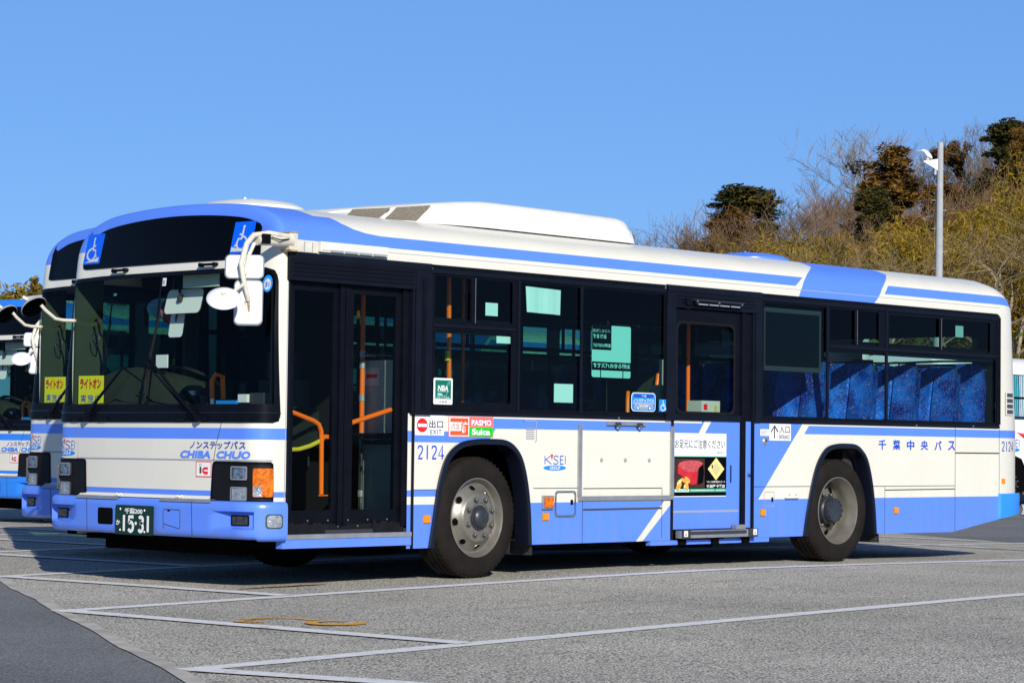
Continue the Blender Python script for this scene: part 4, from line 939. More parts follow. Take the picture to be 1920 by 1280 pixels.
    two = lambda x: [(x+.06*w, d-h*.24),(x+.12*w, d-h*.08),(x+.35*w, d-t/2),(x+.62*w, d-h*.10),(x+.68*w, d-h*.28),(x+.6*w, d-h*.47),(x+.2*w, b_+h*.18),(x+.10*w, b_+t/2),(x+.70*w, b_+t/2)]
    for pts in (two(a), [(a+w*1.38, d),(a+w*1.38, b_)], two(a+2*w), [(a+3*w+.55*w, b_),(a+3.55*w, d),(a+3.02*w, b_+h*.27),(a+3.8*w, b_+h*.27)]): sheet(s, rvm, stroke(pts, t), NAVY, off=.003)
    s.build('fleet_number', root, smooth=0)
    s = MB(); kisei(s, sd, .715,.838,.985,.968); s.build('company_logo', root, smooth=0)
    for i, ch in enumerate('千葉中央バス'):
        x = 5.385+i*.236; s = MB(); text(s, sd, ch, (x,1.037,x+.125,1.130), NAVY2, off=.003, bold=.025); s.build('side_letter', root, smooth=0)
    # entrance sign and neighbours
    s = MB(); sheet(s, sd, rect(3.690,1.107,4.010,1.257), LWHITE, off=.003); sheet(s, sd, stroke([(3.765,1.125),(3.765,1.235)], .014), DKBL, off=.005)
    sheet(s, sd, stroke([(3.715,1.185),(3.765,1.240),(3.815,1.185)], .014), DKBL, off=.006)
    text(s, sd, '入口', (3.835,1.175,3.990,1.238), DKBL, off=.005, bold=.005); text(s, sd, 'ENTRANCE', (3.835,1.122,3.990,1.158), DKBL, off=.005)
    s.build('entrance_sign', root, smooth=0)
    s = MB(); sheet(s, sd, rect(3.558,1.147,3.685,1.207), LWHITE, off=.003)
    for k in range(4): sheet(s, sd, rect(3.57,1.157+.012*k,3.57+(.10,.06,.09,.1)[k],1.161+.012*k), GREYT, off=.005)
    s.build('small_notice', root, smooth=0)
    # advertising sheet on the middle door
    s = MB(); am = lambda x, z, o: (x, .012-o, z); a = 2.362; c = 3.09
    sheet(s, am, rect(a,.612,c,1.160), LWHITE, off=.003); text(s, am, 'お足元にご注意ください', (a+.02,1.03,c-.02,1.105), DKBL, off=.005); text(s, am, '千葉中央バス', (c-.145,.982,c-.02,1.005), GREYT, off=.005)
    sheet(s, am, rect(a,.955,c,.962), TEAL, off=.0045); sheet(s, am, rect(a,.620,c,.955), SIGNB, off=.0045); sheet(s, am, rect(a+.015,.69,a+.425,.94), BROWN, off=.006)
    mx = lambda u, v: (a+.06+.34*u, .712+.215*v)
    sheet(s, am, [mx(*p) for p in ((0,.78),(.05,.90),(.25,.97),(.55,1.0),(.85,.97),(1.0,.88),(1.0,.80),(.82,.70),(.78,.50),(.76,.2),(.74,.06),(.6,.02),(.45,.05),(.35,.2),(.1,.42),(0,.46))], MEAT, off=.0075)
    sheet(s, am, [mx(*p) for p in ((0,.78),(.05,.90),(.25,.97),(.55,1.0),(.85,.97),(1.0,.88),(.84,.72),(.72,.55),(.45,.52),(.2,.60))], MEATT, off=.009)
    sheet(s, am, [mx(*p) for p in ((.84,.70),(1.0,.84),(1.04,.5),(1.0,.1),(.80,.02))], SIGNB, off=.008)
    rnd = random.Random(4)
    for k in range(9):
        u, v = rnd.uniform(-.05,.4), rnd.uniform(-.06,.28); t = rnd.uniform(0,3)
        p_ = [(u+.14*math.cos(q)*math.cos(t)-.06*math.sin(q)*math.sin(t), v+.16*math.cos(q)*math.sin(t)+.08*math.sin(q)*math.cos(t)) for q in [k2*.7 for k2 in range(9)]]
        sheet(s, am, [mx(*p) for p in p_], GARL if k % 3 else CREAMY, off=.0095+.0003*k)
    cx, cz = c-.145, .852
    sheet(s, am, [(cx,cz+.098),(cx+.115,cz),(cx,cz-.098),(cx-.115,cz)], CREAMY, off=.006)
    for i in range(-6, 7):
        n_ = 6-abs(i); 
        for j in range(-n_, n_+1, 2): sheet(s, am, rect(cx+i*.0095-.003, cz+j*.0088-.0045, cx+i*.0095+.003, cz+j*.0088+.0045), GREYT, off=.0072)
    sheet(s, am, ell(cx-.055, cz+.022, .009,.017,12), SIGNB, off=.0078)
    text(s, am, 'フランス料理 鉄板ステーキ', (c-.275,.733,c-.02,.749), LWHITE, off=.006, bold=.02); sheet(s, am, rect(c-.25,.724,c-.05,.7255), GREYT, off=.006); text(s, am, '竹田屋 千葉店', (c-.275,.688,c-.02,.716), LWHITE, off=.006, bold=.03)
    sheet(s, am, rect(a,.652,c,.682), TEAL, off=.0065); sheet(s, am, rrect(a+.02,.655,a+.21,.679,.008), LWHITE, off=.0075)
    for u0_, u1_ in ((.235,.545),(.58,.71)):
        x = a+u0_
        while x < a+u1_: w_ = rnd.uniform(.006,.014); sheet(s, am, rect(x,.663,x+w_,.672), LWHITE, off=.0078); x += w_+.004
    x = a+.035
    while x < a+.195: w_ = rnd.uniform(.006,.012); sheet(s, am, rect(x,.662,x+w_,.672), TEAL, off=.0085); x += w_+.004
    s.build('poster', root, smooth=0)
    # stickers on the window glass (outside)
    wm = lambda x, z, o: (x, .004-o, z)
    s = MB(); sheet(s, lambda x, z, o: (x, -.008-o, z), rrect(-.548,1.345,-.340,1.548,.012), LWHITE); n_ = lambda x, z, o: (x, -.008-o, z)
    sheet(s, n_, rect(-.530,1.388,-.358,1.532), INBLUE, off=.0015); text(s, n_, 'NBA', (-.502,1.450,-.388,1.492), LWHITE, off=.003, bold=.03, shear=.15); sheet(s, n_, rect(-.505,1.444,-.385,1.447), LWHITE, off=.003)
    sheet(s, n_, stroke([(-.40,1.497),(-.385,1.522),(-.368,1.522),(-.385,1.49)], .004), TURQ, off=.003); sheet(s, n_, stroke([(-.505,1.435),(-.512,1.412),(-.41,1.412),(-.40,1.44)], .004), TURQ, off=.003); sheet(s, n_, [(-.50,1.432),(-.46,1.43),(-.45,1.415),(-.505,1.415)], TURQ, off=.003)
    text(s, n_, '日本バス協会', (-.515,1.392,-.372,1.403), LWHITE, off=.003, bold=.02); text(s, n_, '会員章', (-.49,1.355,-.40,1.375), GREYT, off=.002)
    s.build('membership_sticker', root, smooth=0)
    s = MB(); sheet(s, n_, rrect(1.785,1.335,2.100,1.492,.035), LWHITE); sheet(s, n_, rrect(1.792,1.341,2.093,1.486,.03), STICK, off=.0015)
    sheet(s, n_, rect(1.82,1.452,2.065,1.476), NAVY, off=.003); text(s, n_, '千葉', (1.91,1.455,1.975,1.473), LWHITE, off=.0045); text(s, n_, 'ノンステップバス', (1.81,1.41,2.075,1.443), LWHITE, off=.003, bold=.02)
    sheet(s, n_, rect(1.80,1.402,2.085,1.405), LWHITE, off=.003); sheet(s, n_, rect(1.82,1.35,2.065,1.398), GREYT, off=.003)
    for x in (1.865,2.02): sheet(s, n_, ell(x,1.362,.025,.018,16), STICK, off=.0045); sheet(s, n_, ell(x,1.362,.012,.009,12), LWHITE, off=.006)
    text(s, n_, '国土交通省', (1.885,1.372,2.0,1.393), LWHITE, off=.0045, bold=.01)
    s.build('low_floor_sticker', root, smooth=0)
    s = MB(); sheet(s, n_, rect(2.132,1.338,2.246,1.440), STICK, off=.012)
    X = lambda u, v: (2.155+.07*u, 1.345+.088*v)
    for pts in ([(.40,.86),(.42,.6),(.46,.44)],[(.42,.62),(.75,.62)],[(.44,.44),(.76,.44),(.92,.12),(1.05,.18)],[(.40+.40*math.cos(R(t)),.28+.27*math.sin(R(t))) for t in range(95,380,15)]): sheet(s, n_, stroke([X(*p) for p in pts], .007), LWHITE, off=.0135)
    sheet(s, n_, ell(*X(.40,.94),.006,.006,12), LWHITE, off=.0135); s.build('wheelchair_sticker', root, smooth=0)

# ------------------------------------------------------------------ cabin contents
def bus_interior(root, blue, full=True):
    d = MB()
    # dashboard: driver's side hump falling to the kerb side
    pr = [(1.22,1.50),(1.10,1.57),(.95,1.60),(.72,1.615),(.55,1.60),(.30,1.56),(.10,1.53),(-.04,1.49),(-.14,1.42),(-.18,1.36),(-.22,1.315),(-1.15,1.30)]
    rows = []
    for w, z in pr:
        y = HW+w; x = fx0(1.35)+.045*w*w
        rows.append([(x+.06,y,1.20),(x+.07,y,1.305),(x+.20,y,min(z,1.34)),(x+.33,y,z-.03),(x+.42,y,z),(x+.62,y,z-.02),(x+.64,y,1.0)])
    d.grid(rows, DASH)
    d.box((-2.20,.9,.62),(-1.75,2.40,1.28), DASH); d.box((-2.22,.12,.6),(-2.02,2.38,1.29), DASH)
    d.box((-1.99,1.28,1.34),(-1.975,1.48,1.49), GREENG); d.box((-1.98,1.05,1.32),(-1.965,1.26,1.46), DASH)
    P = d.build('dashboard', root, smooth=45)
    s = MB(); c = Vector((-1.42,1.80,1.52)); n_ = Vector((.45,0,.89)).normalized(); r_ = Vector((0,1,0)); t_ = n_.cross(r_)
    s.tube([c+(r_*math.cos(2*math.pi*k/28)+t_*math.sin(2*math.pi*k/28))*.225 for k in range(29)], .016, RUBBER, n=8, cap=False)
    for k in range(3): q = 2*math.pi*k/3+.5; s.tube([c-n_*.03, c+(r_*math.cos(q)+t_*math.sin(q))*.22], .014, RUBBER, n=6)
    s.tube([c-n_*.03, c-n_*.35], .035, RUBBER); s.build('steering_wheel', root)
    # pillar lining on the driver's side, as seen through the windscreen
    for lo_, hi_, m__ in (((-2.125,2.425,1.30),(-1.86,2.44,2.32),GREENG),((-2.09,.09,1.30),(-2.045,.12,2.34),INTD),((-1.06,2.37,1.05),(-.92,2.41,2.32),GREENG)): g = MB(); g.box(lo_, hi_, m__); g.build('pillar_lining', root, smooth=0)
    v = MB(); v.box((-2.105,.70,2.19),(-2.095,1.12,2.285), PALE); v.build('sun_visor', root, smooth=0)
    im = MB()
    sheet(im, lambda y, z, o: (-2.04+.25*(z-2.1)-o, y, z), rrect(.97,2.005,1.40,2.19,.04), PAPER); sheet(im, lambda y, z, o: (-2.03+.25*(z-2.1), y, z), rrect(.97,2.005,1.40,2.19,.04), DGREY)
    im.tube([(-2.05,1.22,2.16),(-2.07,1.22,2.25),(-2.06,1.22,2.36)], .012, BLACK); im.lathe([(0,-.02),(.03,-.015),(.035,0)], DGREY, n=12, org=(-2.045,1.22,2.12))
    im.build('interior_mirror', root, smooth=0)
    im = MB(); sheet(im, lambda y, z, o: (-1.99+.15*(z-1.9), y, z), rrect(1.25,1.83,1.42,2.02,.03), PAPER); im.tube([(-1.98,1.35,1.95),(-1.97,1.33,2.2)], .01, DGREY); im.build('interior_mirror', root, smooth=0)
    im = MB(); im.lathe([(.0,-.02),(.06,-.016),(.10,-.006),(.11,.0),(.0,.004)], mat('dusky pink mirror back', (.16,.05,.07), .4) if 'dusky pink mirror back' not in MATS else MATS['dusky pink mirror back'], n=28, org=(-1.85,1.57,2.04)); im.tube([(-1.85,1.57,2.06),(-1.84,1.56,2.3)], .01, DGREY); im.build('interior_mirror', root)
    mk = MB(); mk.tube([(-2.0,2.34,1.98),(-2.02,2.30,1.99),(-2.02,2.27,1.95),(-2.02,2.25,1.88),(-2.02,2.20,1.84),(-2.02,2.17,1.75)], .009, BLACK, n=8)
    mk.tube([(-2.02+.0*k,2.31+.055*math.cos(k*.45),1.83+.055*math.sin(k*.45)) for k in range(15)], .005, DGREY, n=6); mk.tube([(-2.02,2.17,1.76),(-2.02,2.16,1.69)], .018, BLACK, n=8); mk.build('microphone', root)
    nt_ = MB(); nt_.box((-1.97,1.46,1.60),(-1.962,1.60,1.70), PAPER); nt_.build('paper_note', root, smooth=0)
    og = MB(); og.tube([(-1.93,.965,1.31),(-1.93,.965,1.36)], .02, CHROME); og.tube([(-1.93,.965,1.36),(-1.93,.97,1.50),(-1.91,.95,1.545),(-1.87,.92,1.53),(-1.86,.92,1.36)], .020, ORANGE); og.build('orange_grip', root)
    for nm_, lo_, hi_, m__ in (('tray',(-2.03,.57,1.315),(-1.90,.80,1.345),STICK),('card',(-2.02,.46,1.33),(-1.98,.56,1.39),PAPER),('meter_box',(-2.0,.30,1.315),(-1.85,.45,1.40),DGREY),('meter_box',(-1.98,1.02,1.32),(-1.93,1.22,1.385),DGREY),('display',(-2.0,1.10,1.386),(-1.96,1.24,1.42),PALE)): tr = MB(); tr.box(lo_, hi_, m__); tr.build(nm_, root, smooth=0)
    ds = MB(); ds.box((-.95,1.55,.5),(-.45,2.1,.85), DGREY); ds.box((-.52,1.57,.85),(-.40,2.08,1.55), DGREY); ds.box((-.52,1.68,1.56),(-.42,1.97,1.78), DGREY); ds.build('driver_seat', root, smooth=0)
    # partition by the front door, fare box
    pn = MB(); pn.box((-.375,.60,1.10),(-.362,1.0,1.70), PALE); pn.box((-.38,.60,.40),(-.362,1.0,1.03), PALE); pn.box((-.385,.58,.62),(-.36,1.0,.645), PALE)
    sheet(pn, lambda y, z, o: (-.3765, y, z), rect(.78,1.50,.95,1.64), PAPER); sheet(pn, lambda y, z, o: (-.378, y, z), rect(.80,1.56,.93,1.59), RED)
    pn.build('partition_panel', root, smooth=0)
    po = MB(); po.tube([(-.43,.92,1.10),(-.43,.92,2.55)], .019, ORANGE); po.tube([(-.43,.92,.35),(-.43,.92,1.10)], .017, CHROME)
    for z in (1.66,1.75,1.40,1.10,.64): po.tube([(-.43,.92,z-.025),(-.43,.92,z+.025)], .024, ALU)
    po.tube([(-.43,.92,1.75),(-.30,.75,1.74),(-.2,.5,1.74)], .014, CHROME); po.tube([(-.43,.92,1.08),(-.3,.6,1.08)], .014, CHROME); po.build('grab_pole', root)
    po = MB(); po.tube([(0,.36,1.06),(-.03,.36,2.52)], .019, ORANGE); po.tube([(-.10,.34,1.29),(.45,.34,1.36)], .015, ORANGE); po.box((-.06,.335,1.70),(-.03,.36,1.78), YELLOW); po.build('grab_pole', root)
    for x, y in ((1.5,1.7),(3.3,.62)):
        po = MB(); po.tube([(x,y,.35),(x,y,2.5)], .018, ORANGE); po.build('grab_pole', root)
    po = MB(); po.tube([(2.95,.70,.4),(2.95,.70,1.55),(3.0,.72,1.68),(3.10,.8,1.70),(3.3,.9,1.62)], .018, ORANGE); po.tube([(2.62,.75,.9),(2.62,.75,1.45),(2.66,.78,1.52)], .018, ORANGE); po.build('grab_pole', root)
    if full:
        fm_ = MB(); fm_.box((2.62,.30,.8),(2.74,.48,1.58), PALE); fm_.box((2.63,.34,1.58),(2.68,.40,1.80), PALE); fm_.box((2.58,.285,1.42),(2.72,.299,1.60), BLACK); sheet(fm_, lambda x, z, o: (x,.283,z), ell(2.645,1.51,.045,.06,20), STICK); fm_.build('ticket_machine', root, smooth=0)
        fm_ = MB(); fm_.box((3.0,.22,1.28),(3.26,.38,1.45), PALE); fm_.box((3.03,.217,1.37),(3.08,.2195,1.42), RED); fm_.box((3.18,.217,1.34),(3.21,.2195,1.41), YELLOW); fm_.build('fare_box', root, smooth=0)
        gl_ = MB(); gl_.box((3.02,.75,.8),(3.05,1.35,1.72), GREENG); gl_.build('partition_panel', root, smooth=0)
    # seats
    def seat(x, y0, y1, zf, h, lean=.10):
        s = MB(); top = zf+.44+h; rows = []
        for x_, z_, sc in ((x-.42,zf+.37,1),(x-.44,zf+.42,1),(x-.40,zf+.46,1),(x-.06,zf+.44,1),(x+.0,zf+.50,1),(x+lean*.6,zf+.40+h*.7,1),(x+lean*.9,top-.05,.94),(x+lean,top,.82),(x+lean+.04,top-.01,.82),(x+lean+.07,top-.06,.94),(x+.09,zf+.45,1),(x+.06,zf+.34,1)):
            m_ = (y0+y1)/2; hw = (y1-y0)/2*sc; rows.append([(x_, m_-hw, z_),(x_+.012, m_-hw*.9, z_+.004),(x_, m_-.02, z_),(x_+.02, m_, z_-.006),(x_, m_+.02, z_),(x_+.012, m_+hw*.9, z_+.004),(x_, m_+hw, z_)])
        s.grid(rows+[rows[0]], SEAT); s.box((x-.35,y0+.05,zf),(x+.0,y1-.05,zf+.36), DGREY)
        s.tube([(x+lean+.02,y0+.03,top-.08),(x+lean+.03,y0+.06,top+.02),(x+lean+.03,(y0+y1)/2,top+.03),(x+lean+.03,y1-.06,top+.02),(x+lean+.02,y1-.03,top-.08)], .012, DGREY, n=6)
        s.build('seat', root, smooth=45)
    for x in (4.62,5.38,6.10,6.80):
        seat(x, .10, .68, .80, .62); seat(x+.12, 1.72, 2.36, .80, .62)
    seat(7.38, .10, 1.24, .82, .66, .05); seat(7.38, 1.26, 2.38, .82, .66, .05)
    for x in (1.1,1.9,2.7): seat(x, 1.85, 2.35, .36, .48)
    if full:
        pp = MB(); sheet(pp, lambda x, z, o: (x, .012+.004*math.sin(x*30), z), [(.50,2.31),(.917,2.30),(.912,2.098),(.515,2.105)], WPAPER, step=(.05,None)); pp.build('window_paper', root, smooth=0)
        for a, b_, c, d_ in ((.035,2.054,.175,2.156),(.165,1.842,.348,1.910),(.845,1.389,1.075,1.540),(6.71,2.155,6.85,2.268)): pp = MB(); sheet(pp, lambda x, z, o: (x,.011,z), rect(a,b_,c,d_), WPAPER); pp.build('window_paper', root, smooth=0)
        tp = MB(); tm = lambda x, z, o: (x, .12-o, z)
        sheet(tp, tm, rrect(1.425,1.612,1.92,2.047,.02), TURQ); sheet(tp, tm, rect(1.425,1.842,1.668,2.047), SIGNB, off=.003)
        text(tp, tm, '車内最大のあります', (1.435,1.862,1.655,1.895), TURQ, off=.006, flip=True, bold=.02); text(tp, tm, 'おります', (1.43,1.935,1.60,1.972), TURQ, off=.006, flip=True, bold=.02); text(tp, tm, 'バスをご利用', (1.43,1.985,1.65,2.012), TURQ, off=.006, flip=True)
        sheet(tp, tm, rect(1.425,1.672,1.92,1.742), SIGNB, off=.003); text(tp, tm, 'お知らせのバスです', (1.435,1.690,1.905,1.732), TURQ, off=.006, flip=True, bold=.03)
        for x in (1.53,1.815): sheet(tp, tm, rect(x,1.612,x+.010,1.672), SIGNB, off=.003)
        tp.build('window_poster', root, smooth=0)
        sp_ = MB(); sp_.tube([(.6,.75,2.42),(.6,.75,2.30)], .008, DGREY, n=6); sp_.tube([(.6,.75+.045*math.cos(k*.5),2.255+.045*math.sin(k*.5)) for k in range(14)], .008, DGREY, n=6); sp_.build('hanging_strap', root)

def children(o): return [c for c in bpy.data.objects if c.parent == o]
def copy_tree(o, parent=None, skip=(), swap=None):
    c = o.copy(); COL.objects.link(c); c.parent = parent
    if swap and c.type == 'MESH':
        for sl in c.material_slots:
            if sl.material in swap: t = swap[sl.material]; sl.link = 'OBJECT'; sl.material = t
    for ch in [q for q in KIDS.get(o.name, ())]:
        if ch.name.split('.')[0] in skip: continue
        copy_tree(ch, c, skip, swap)
    return c

bus = build_bus(BLUE, 'white and cornflower blue city bus with a food poster on its middle sliding door')
bus_wheels(bus); bus_lettering(bus, BLUE); bus_interior(bus, BLUE)
KIDS = {}
for o in bpy.data.objects:
    if o.parent: KIDS.setdefault(o.parent.name, []).append(o)
SKIP = ('wheelchair_pictogram','license_plate','fleet_number','poster','membership_sticker','low_floor_sticker','window_paper','window_poster','hanging_strap','small_notice','mud_flap')
bus['group'] = 'city buses parked in slanting bays'
b2 = copy_tree(bus, None, SKIP+('interior_mirror','sun_visor','paper_note')); b2.location = (1.90, 3.10, -.045); b2.scale = (1, 1, 1.08)
b2['label'] = 'blue and white city bus mostly hidden directly behind the bus with the food poster'
b3 = copy_tree(bus, None, SKIP+('company_logo','paper_notice'), {BLUE: BLUE2}); b3.location = (6.21, 11.24, -.03)
b3['label'] = 'brighter sky blue and white city bus farthest left, cut by the left picture edge'
# ------------------------------------------------------------------ ground
def zg(x):
    d = min(abs(x-2.4), 10.); return .010-.0125*(math.sqrt(d*d+2.25)-1.5)
def ground_mat(name, base, dark, light, scale, bump, spot=True, cracks=False):
    m = bpy.data.materials.new(name); m.use_nodes = True; MATS[name] = m
    t = m.node_tree; b = t.nodes['Principled BSDF']; b.inputs['Roughness'].default_value = .9; b.inputs['Specular IOR Level'].default_value = .25
    tc = t.nodes.new('ShaderNodeTexCoord'); L = t.links.new
    v = t.nodes.new('ShaderNodeTexVoronoi'); v.inputs['Scale'].default_value = scale; L(tc.outputs['Object'], v.inputs['Vector'])
    r = t.nodes.new('ShaderNodeValToRGB'); e = r.color_ramp.elements
    e[0].position = .0; e[0].color = (*light, 1); e[1].position = .66; e[1].color = (*dark, 1)
    q = r.color_ramp.elements.new(.42); q.color = (*base, 1)
    L(v.outputs['Distance'], r.inputs['Fac'])
    sp = t.nodes.new('ShaderNodeSeparateColor'); L(v.outputs['Color'], sp.inputs[0])
    hv = t.nodes.new('ShaderNodeMapRange'); hv.inputs['To Min'].default_value = .72; hv.inputs['To Max'].default_value = 1.25; L(sp.outputs[0], hv.inputs['Value'])
    m1 = t.nodes.new('ShaderNodeMix'); m1.data_type = 'RGBA'; m1.blend_type = 'MULTIPLY'; m1.inputs[0].default_value = 1
    L(r.outputs['Color'], m1.inputs[6]); L(hv.outputs['Result'], m1.inputs[7])
    n = t.nodes.new('ShaderNodeTexNoise'); n.inputs['Scale'].default_value = .35; n.inputs['Detail'].default_value = 8; n.inputs['Roughness'].default_value = .65; L(tc.outputs['Object'], n.inputs['Vector'])
    h2 = t.nodes.new('ShaderNodeMapRange'); h2.inputs['From Min'].default_value = .3; h2.inputs['From Max'].default_value = .7; h2.inputs['To Min'].default_value = .74; h2.inputs['To Max'].default_value = 1.14; L(n.outputs['Fac'], h2.inputs['Value'])
    m2 = t.nodes.new('ShaderNodeMix'); m2.data_type = 'RGBA'; m2.blend_type = 'MULTIPLY'; m2.inputs[0].default_value = 1
    L(m1.outputs[2], m2.inputs[6]); L(h2.outputs['Result'], m2.inputs[7]); last = m2.outputs[2]
    if spot:   # tyre and oil stains stretched along the bays
        mp = t.nodes.new('ShaderNodeMapping'); mp.inputs['Scale'].default_value = (.32, 2.6, 1); L(tc.outputs['Object'], mp.inputs['Vector'])
        s = t.nodes.new('ShaderNodeTexNoise'); s.inputs['Scale'].default_value = 1.0; s.inputs['Detail'].default_value = 5; L(mp.outputs[0], s.inputs['Vector'])
        sr = t.nodes.new('ShaderNodeMapRange'); sr.inputs['From Min'].default_value = .60; sr.inputs['From Max'].default_value = .78; sr.inputs['To Min'].default_value = 1; sr.inputs['To Max'].default_value = .62; L(s.outputs['Fac'], sr.inputs['Value'])
        m3_ = t.nodes.new('ShaderNodeMix'); m3_.data_type = 'RGBA'; m3_.blend_type = 'MULTIPLY'; m3_.inputs[0].default_value = 1
        L(last, m3_.inputs[6]); L(sr.outputs['Result'], m3_.inputs[7]); last = m3_.outputs[2]
        ov = t.nodes.new('ShaderNodeTexVoronoi'); ov.inputs['Scale'].default_value = 1.15; ov.inputs['Randomness'].default_value = 1; wn = t.nodes.new('ShaderNodeTexNoise'); wn.inputs['Scale'].default_value = 5; wa = t.nodes.new('ShaderNodeMix'); wa.data_type = 'RGBA'; wa.inputs[0].default_value = .10
        L(tc.outputs['Object'], wn.inputs['Vector']); L(tc.outputs['Object'], wa.inputs[6]); L(wn.outputs['Color'], wa.inputs[7]); L(wa.outputs[2], ov.inputs['Vector'])
        orr = t.nodes.new('ShaderNodeMapRange'); orr.inputs['From Min'].default_value = .03; orr.inputs['From Max'].default_value = .11; orr.inputs['To Min'].default_value = .62; orr.inputs['To Max'].default_value = 1; L(ov.outputs['Distance'], orr.inputs['Value'])
        m4 = t.nodes.new('ShaderNodeMix'); m4.data_type = 'RGBA'; m4.blend_type = 'MULTIPLY'; m4.inputs[0].default_value = .8; L(last, m4.inputs[6]); L(orr.outputs[0], m4.inputs[7]); last = m4.outputs[2]
    L(last, b.inputs['Base Color'])
    bp = t.nodes.new('ShaderNodeBump'); bp.inputs['Distance'].default_value = bump; bp.invert = True; L(v.outputs['Distance'], bp.inputs['Height']); L(bp.outputs['Normal'], b.inputs['Normal'])
    return m
LOT = ground_mat('coarse worn aggregate asphalt', (.68,.63,.525), (.20,.19,.165), (.86,.80,.68), 74, .004)
ROAD = ground_mat('smooth grey asphalt', (.245,.248,.238), (.14,.145,.145), (.35,.352,.34), 90, .002, False)
SOIL = mat('dry hillside scrub', (.085,.072,.02), .95, var=.6, vscale=.6, bump=.4, bscale=1.2)
def ground_sheet(name, poly, m, dz):
    g = MB(); sheet(g, lambda x, y, o: (x, y, zg(x)+dz), poly, m, step=([-12.4,-10,-8,-6.5,-5,-3.5,-2.2,-1,-.3,.3,.9,1.5,2,2.4,2.8,3.3,3.9,4.6,5.4,6.3,7.5,8.8,10,11,12.4], None))
    o = g.build(name, None, smooth=60); o['kind'] = 'structure'; return o
ground_sheet('ground', rect(-1500,-1500,3000,3000), ROAD, -.004)
def edge(y): return -2.70+(y-2.55)/1.87
rnd = random.Random(8)
ys = [(-40+.35*i) for i in range(215)]
lot_poly = [(edge(y)+rnd.uniform(-.03,.03), y) for y in ys]+[(edge(35.2)+15.0, 35.2),(edge(-40)+15.0,-40)]
ground_sheet('parking_lot', lot_poly, LOT, 0)
LINE = mat('worn white road paint', (.84,.83,.80), .75, var=.14, vscale=22)
def worn(name, col, under, lo, hi, sc):
    m = mat(name, col, .8, var=.14, vscale=22); t = m.node_tree; b = t.nodes['Principled BSDF']; src = b.inputs['Base Color'].links[0].from_socket
    tc = t.nodes.new('ShaderNodeTexCoord'); n = t.nodes.new('ShaderNodeTexNoise'); n.inputs['Scale'].default_value = sc; n.inputs['Detail'].default_value = 10; n.inputs['Roughness'].default_value = .75; t.links.new(tc.outputs['Object'], n.inputs['Vector'])
    r = t.nodes.new('ShaderNodeMapRange'); r.inputs['From Min'].default_value = lo; r.inputs['From Max'].default_value = hi; t.links.new(n.outputs['Fac'], r.inputs['Value'])
    mx = t.nodes.new('ShaderNodeMix'); mx.data_type = 'RGBA'; mx.inputs[7].default_value = (*under, 1); t.links.new(r.outputs[0], mx.inputs[0]); t.links.new(src, mx.inputs[6]); t.links.new(mx.outputs[2], b.inputs['Base Color']); return m
LINE = worn('chipped white road paint', (.82,.81,.78), (.46,.43,.38), .58, .66, 7)
YLINE = worn('chipped orange road paint', (.74,.38,.02), (.52,.48,.40), .54, .62, 9)
DUST = mat('pale dusty seam', (.50,.465,.395), .95, var=.3, vscale=4)
def marking(name, strips, m, dz=.0045):
    g = MB()
    for pts, w in strips:
        dn = []
        for a, b_ in zip(pts, pts[1:]):
            n_ = max(1, int(math.hypot(b_[0]-a[0], b_[1]-a[1])/.25)); dn += [(a[0]+(b_[0]-a[0])*i/n_, a[1]+(b_[1]-a[1])*i/n_) for i in range(n_)]
        dn.append(pts[-1]); rr_ = random.Random(len(dn)); out = stroke(dn, w); out = [(x+rr_.uniform(-.006,.006), y+rr_.uniform(-.006,.006)) for x, y in out]
        h = len(out)//2
        L_, R_ = out[:h], out[h:][::-1]
        g.grid([[(p[0],p[1],zg(p[0])+dz) for p in L_],[(p[0],p[1],zg(p[0])+dz) for p in R_]], m)
    o = g.build(name, None, smooth=0); o['kind'] = 'structure'; return o
W_ = .155
bays = [(-3.92,-6.11),(-.47,-4.36),(2.72,-2.63),(5.78,-.86),(8.72,.82),(11.9,2.6)]
long_ = []; cross = []
for i, (y, xt) in enumerate(bays):
    long_.append(([(xt,y),(12.4+ (i-1)*1.0 if i > 1 else (10.4 if i == 1 else 8.6), y+.03)], W_))
    if i: 
        yp = bays[i-1][0]; cross.append(([(xt+.06,y-.09),(xt+.24,yp+.03)], W_))
cross.append(([(-6.06,-3.98),(-5.80,-5.05),(-5.5,-7.0)], W_))
marking('parking_lines', long_, LINE)
marking('parking_line_crossbars', cross, LINE, .0085)
marking('rear_bay_lines', [([(12.62,5.04),(12.44,3.25)], .1), ([(10.38,3.2),(9.95,1.2),(9.55,-.45)], .1), ([(31.5,14.4),(27.5,11.9),(24.0,9.8)], .12)], LINE, .0125)
marking('yellow_edge_line', [([(10.02,1.75),(9.88,1.2),(9.60,-.2)], .07)], YLINE, .0165)
marking('lot_edge_seam', [([(edge(y)+.012*math.sin(y*3), y) for y in [(-12+.25*i) for i in range(100)]], .09)], DUST, .0022)
g = MB()
def ringm(cx, cy, r1, r2, t0=0, t1=360):
    n_ = 30; g.grid([[(cx+r*math.cos(R(t0+(t1-t0)*k/n_)), cy+r*math.sin(R(t0+(t1-t0)*k/n_)), zg(cx)+.006) for k in range(n_+1)] for r in (r1, r2)], YLINE)
ringm(-3.70,-2.38,.11,.19,20,345); ringm(-3.86,-2.02,.20,.27,-30,110); ringm(-3.98,-1.93,.05,.11,40,280)
o = g.build('yellow_ground_mark', None, smooth=0); o['kind'] = 'structure'
g = MB(); rr_ = random.Random(3)
